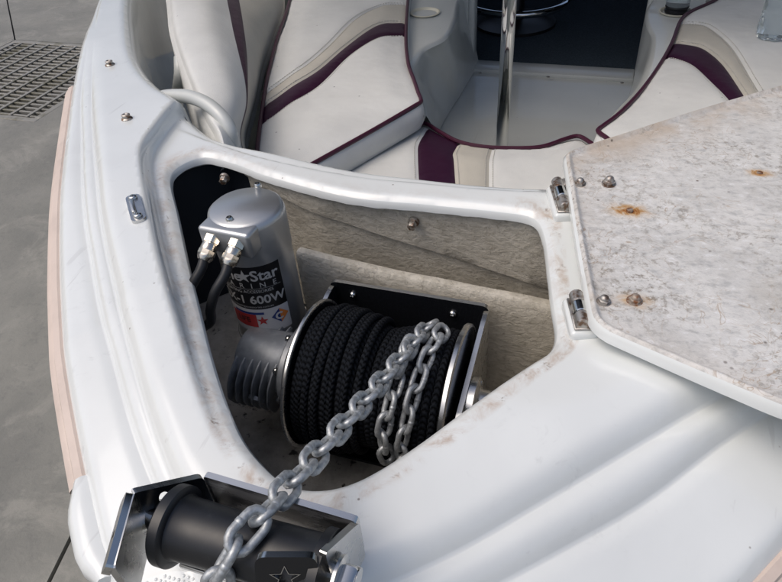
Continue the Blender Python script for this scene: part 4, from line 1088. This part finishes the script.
# inward flange with a star cut through it
fu = Cc-Bc; fu[2] = 0; fl_ = np.linalg.norm(fu); fu /= fl_
st = star(.0105, .0045)*1.0
ol = rounded([(0, .012), (fl_+.002, .012), (fl_+.002, .092), (0, .092)], .008, 6)
tilt = np.array([0, .30, 1.]); tilt /= np.linalg.norm(tilt)
fo = np.array([Bc[0]-.002, Bc[1]-.002, .092])-tilt*.092
pf, pe = plate(fo, fu, tilt, ol, [st*.9+np.array([fl_*.55, .074])], .005)
o = mk('flange_plate', *pf, MAT['black_plate'], ro, False); mk('cut_edge', *pe, MAT['steel'], o, True, 30)
fn = np.cross(fu, tilt); sc_ = np.array([fl_*.55, .074]); SV = []
for kk_ in (.9, 1.05):
    SV += [fo+fu*q[0]+tilt*q[1]+fn*sg*.0029 for q in st*kk_+sc_ for sg in (1,)]
sgn_ = 1 if fn@(CC-fo) > 0 else -1
SV = [q+fn*(.0029*(sgn_-1)) for q in SV]
mk('star_rim', SV, [(k, (k+1) % 10, 10+(k+1) % 10, 10+k) for k in range(10)], MAT['steel'], o, False)
# back plate
Lb = P(206, 479, .062)
cheek(Lb[0]-.004, Lb[1]+.004, A_[0], A_[1]+.005, .062, .062, [], 'back_plate', 'brush_black')
# left cheek, splayed, with a slot
T1 = P(131, 491, .092); T2 = P(110, 567, .092)
su = np.array([T1[0]-Lb[0], T1[1]-Lb[1], 0]); sl_ = np.linalg.norm(su)
th = np.linspace(0, 2*math.pi, 20, endpoint=False)
slot = np.column_stack([.030+.004*np.cos(th), .068+.007*np.sin(th)])
cheek(Lb[0]-.004, Lb[1]+.001, T1[0], T1[1], .064, .092, [slot], 'cheek_plate', 'black_plate')
cheek(T1[0], T1[1], T2[0], T2[1], .091, .091, [], 'cheek_plate', 'brushed', BT=.045)
# left flange running forward, leaning outward, star cut
eu = T2-T1; el = np.linalg.norm(eu); eu /= el
dn = np.cross(eu, [0, 0, 1.]); dn = -dn if dn[0] > 0 else dn
wn = np.array([dn[0]*.55, dn[1]*.55, -.84]); wn /= np.linalg.norm(wn)
ol = rounded([(0, 0), (el, 0), (el, .014), (0, .016)], .004, 4)
pf, pe = plate(T1, eu, wn, ol, [star(.0050, .0022)+np.array([el*.55, .0072])], .0055)
o = mk('flange_plate', *pf, MAT['brushed'], ro, False); mk('cut_edge', *pe, MAT['steel'], o, True, 30)
mk('base_plate', *bevelled(box((-.19, .190, BT+.001), (.128, .052, .005)), .001, 1), MAT['brushed'], ro)
bpx = np.array([cx+.004, RY-.004, RZ])
mk('washer', *lathe([(.017, 0), (.017, .0022), (.016, .0028)], bpx, X, 32), MAT['brushed'], ro)
mk('axle_bolt', *lathe([(.0125, .0028), (.013, .0035), (.013, .011), (.0115, .013), (.001, .013)], bpx, X, 6), MAT['steel'], ro)

# ================================================================== CHAIN
def chain_link():
    d, pit, wd = .0068, .0242, .0166      # wire, pitch, width between wire centres
    hl = (pit+d-wd)/2; r = wd/2; pts_ = []
    for k in range(9): a = -math.pi/2+math.pi*k/8; pts_.append((hl+r*math.cos(a), r*math.sin(a), 0))
    for k in range(9): a = math.pi/2+math.pi*k/8; pts_.append((-hl+r*math.cos(a), r*math.sin(a), 0))
    p = np.array(pts_); rr = np.full(len(p), d/2)
    v, f = tube(resample(p, .0042, True), d/2, 10, True)
    # forge weld on one flank
    v2, f2 = lathe([(.0030, -.0025), (.0037, -.0014), (.0037, .0014), (.0030, .0025)], (0, r, 0), X, 10)
    me = bpy.data.meshes.new('link'); V, F_ = join((v, f), (v2, f2))
    me.from_pydata([tuple(q) for q in V], [], F_); me.materials.append(MAT['chain']); finish(me, True, 60); return me
LINK = chain_link(); PIT = .0242
ch = thing('anchor_chain', (-.2, .2, .08), 'galvanised steel anchor chain running from the drum over the black roller', 'chain')
def lay(path, twist0=.0, up=(0, 0, 1), jitter=.10):
    p = resample(np.asarray(path), .002); L = np.concatenate([[0], np.cumsum(np.linalg.norm(np.diff(p, axis=0), axis=1))])
    n = int(L[-1]/PIT)
    for i in range(n):
        s = (i+.5)*PIT
        c = np.array([np.interp(s, L, p[:, k]) for k in range(3)]); a = np.array([np.interp(max(0, s-PIT*.6), L, p[:, k]) for k in range(3)]); b = np.array([np.interp(min(L[-1], s+PIT*.6), L, p[:, k]) for k in range(3)])
        t = (b-a)/np.linalg.norm(b-a); u = np.asarray(up, float); y = np.cross(u, t); y /= np.linalg.norm(y); z = np.cross(t, y)
        ang = twist0+(math.pi/2 if i % 2 else 0)+random.uniform(-jitter, jitter)
        yy = y*math.cos(ang)+z*math.sin(ang); zz = np.cross(t, yy)
        o = bpy.data.objects.new('link', LINK); link(o, ch)
        o.matrix_basis = Matrix(((t[0], yy[0], zz[0], c[0]), (t[1], yy[1], zz[1], c[1]), (t[2], yy[2], zz[2], c[2]), (0, 0, 0, 1)))
def drum(x, a, r=.0985): return np.array([x, WY+r*math.cos(math.radians(a)), WZ+r*math.sin(math.radians(a))])
rt = RR+.008
cxr = P(250, 528, RZ+rt)[0]
rtop = [np.array([cxr-.0002*(k-90), RY+rt*math.cos(math.radians(k)), RZ+rt*math.sin(math.radians(k))]) for k in (80, 100, 120, 140, 160)]
A0 = drum(-.166, 76, .094)
pathm = [drum(-.163, 58, .094), A0]+[A0*(1-k)+rtop[0]*k-np.array([0, 0, .003*math.sin(math.pi*k)]) for k in (.25, .5, .75)]+rtop+[rtop[-1]+np.array([0, -.006, -.03]), rtop[-1]+np.array([0, -.006, -.07])]
lay(catmull(np.array(pathm), 12), .7)
lay(catmull(np.array([drum(-.143, 70, .096), drum(-.147, 90), drum(-.152, 115), drum(-.157, 145), drum(-.162, 172), drum(-.163, 205)]), 10), .5, (1, 0, .2), .2)
lay(catmull(np.array([drum(-.172, 92, .101), drum(-.176, 115, .1), drum(-.181, 145, .1), drum(-.184, 170, .099), drum(-.176, 200, .098)]), 10), .75, (1, 0, .2), .12)
print('tris', sum(len(o.data.polygons) for o in bpy.data.objects if o.type == 'MESH'))
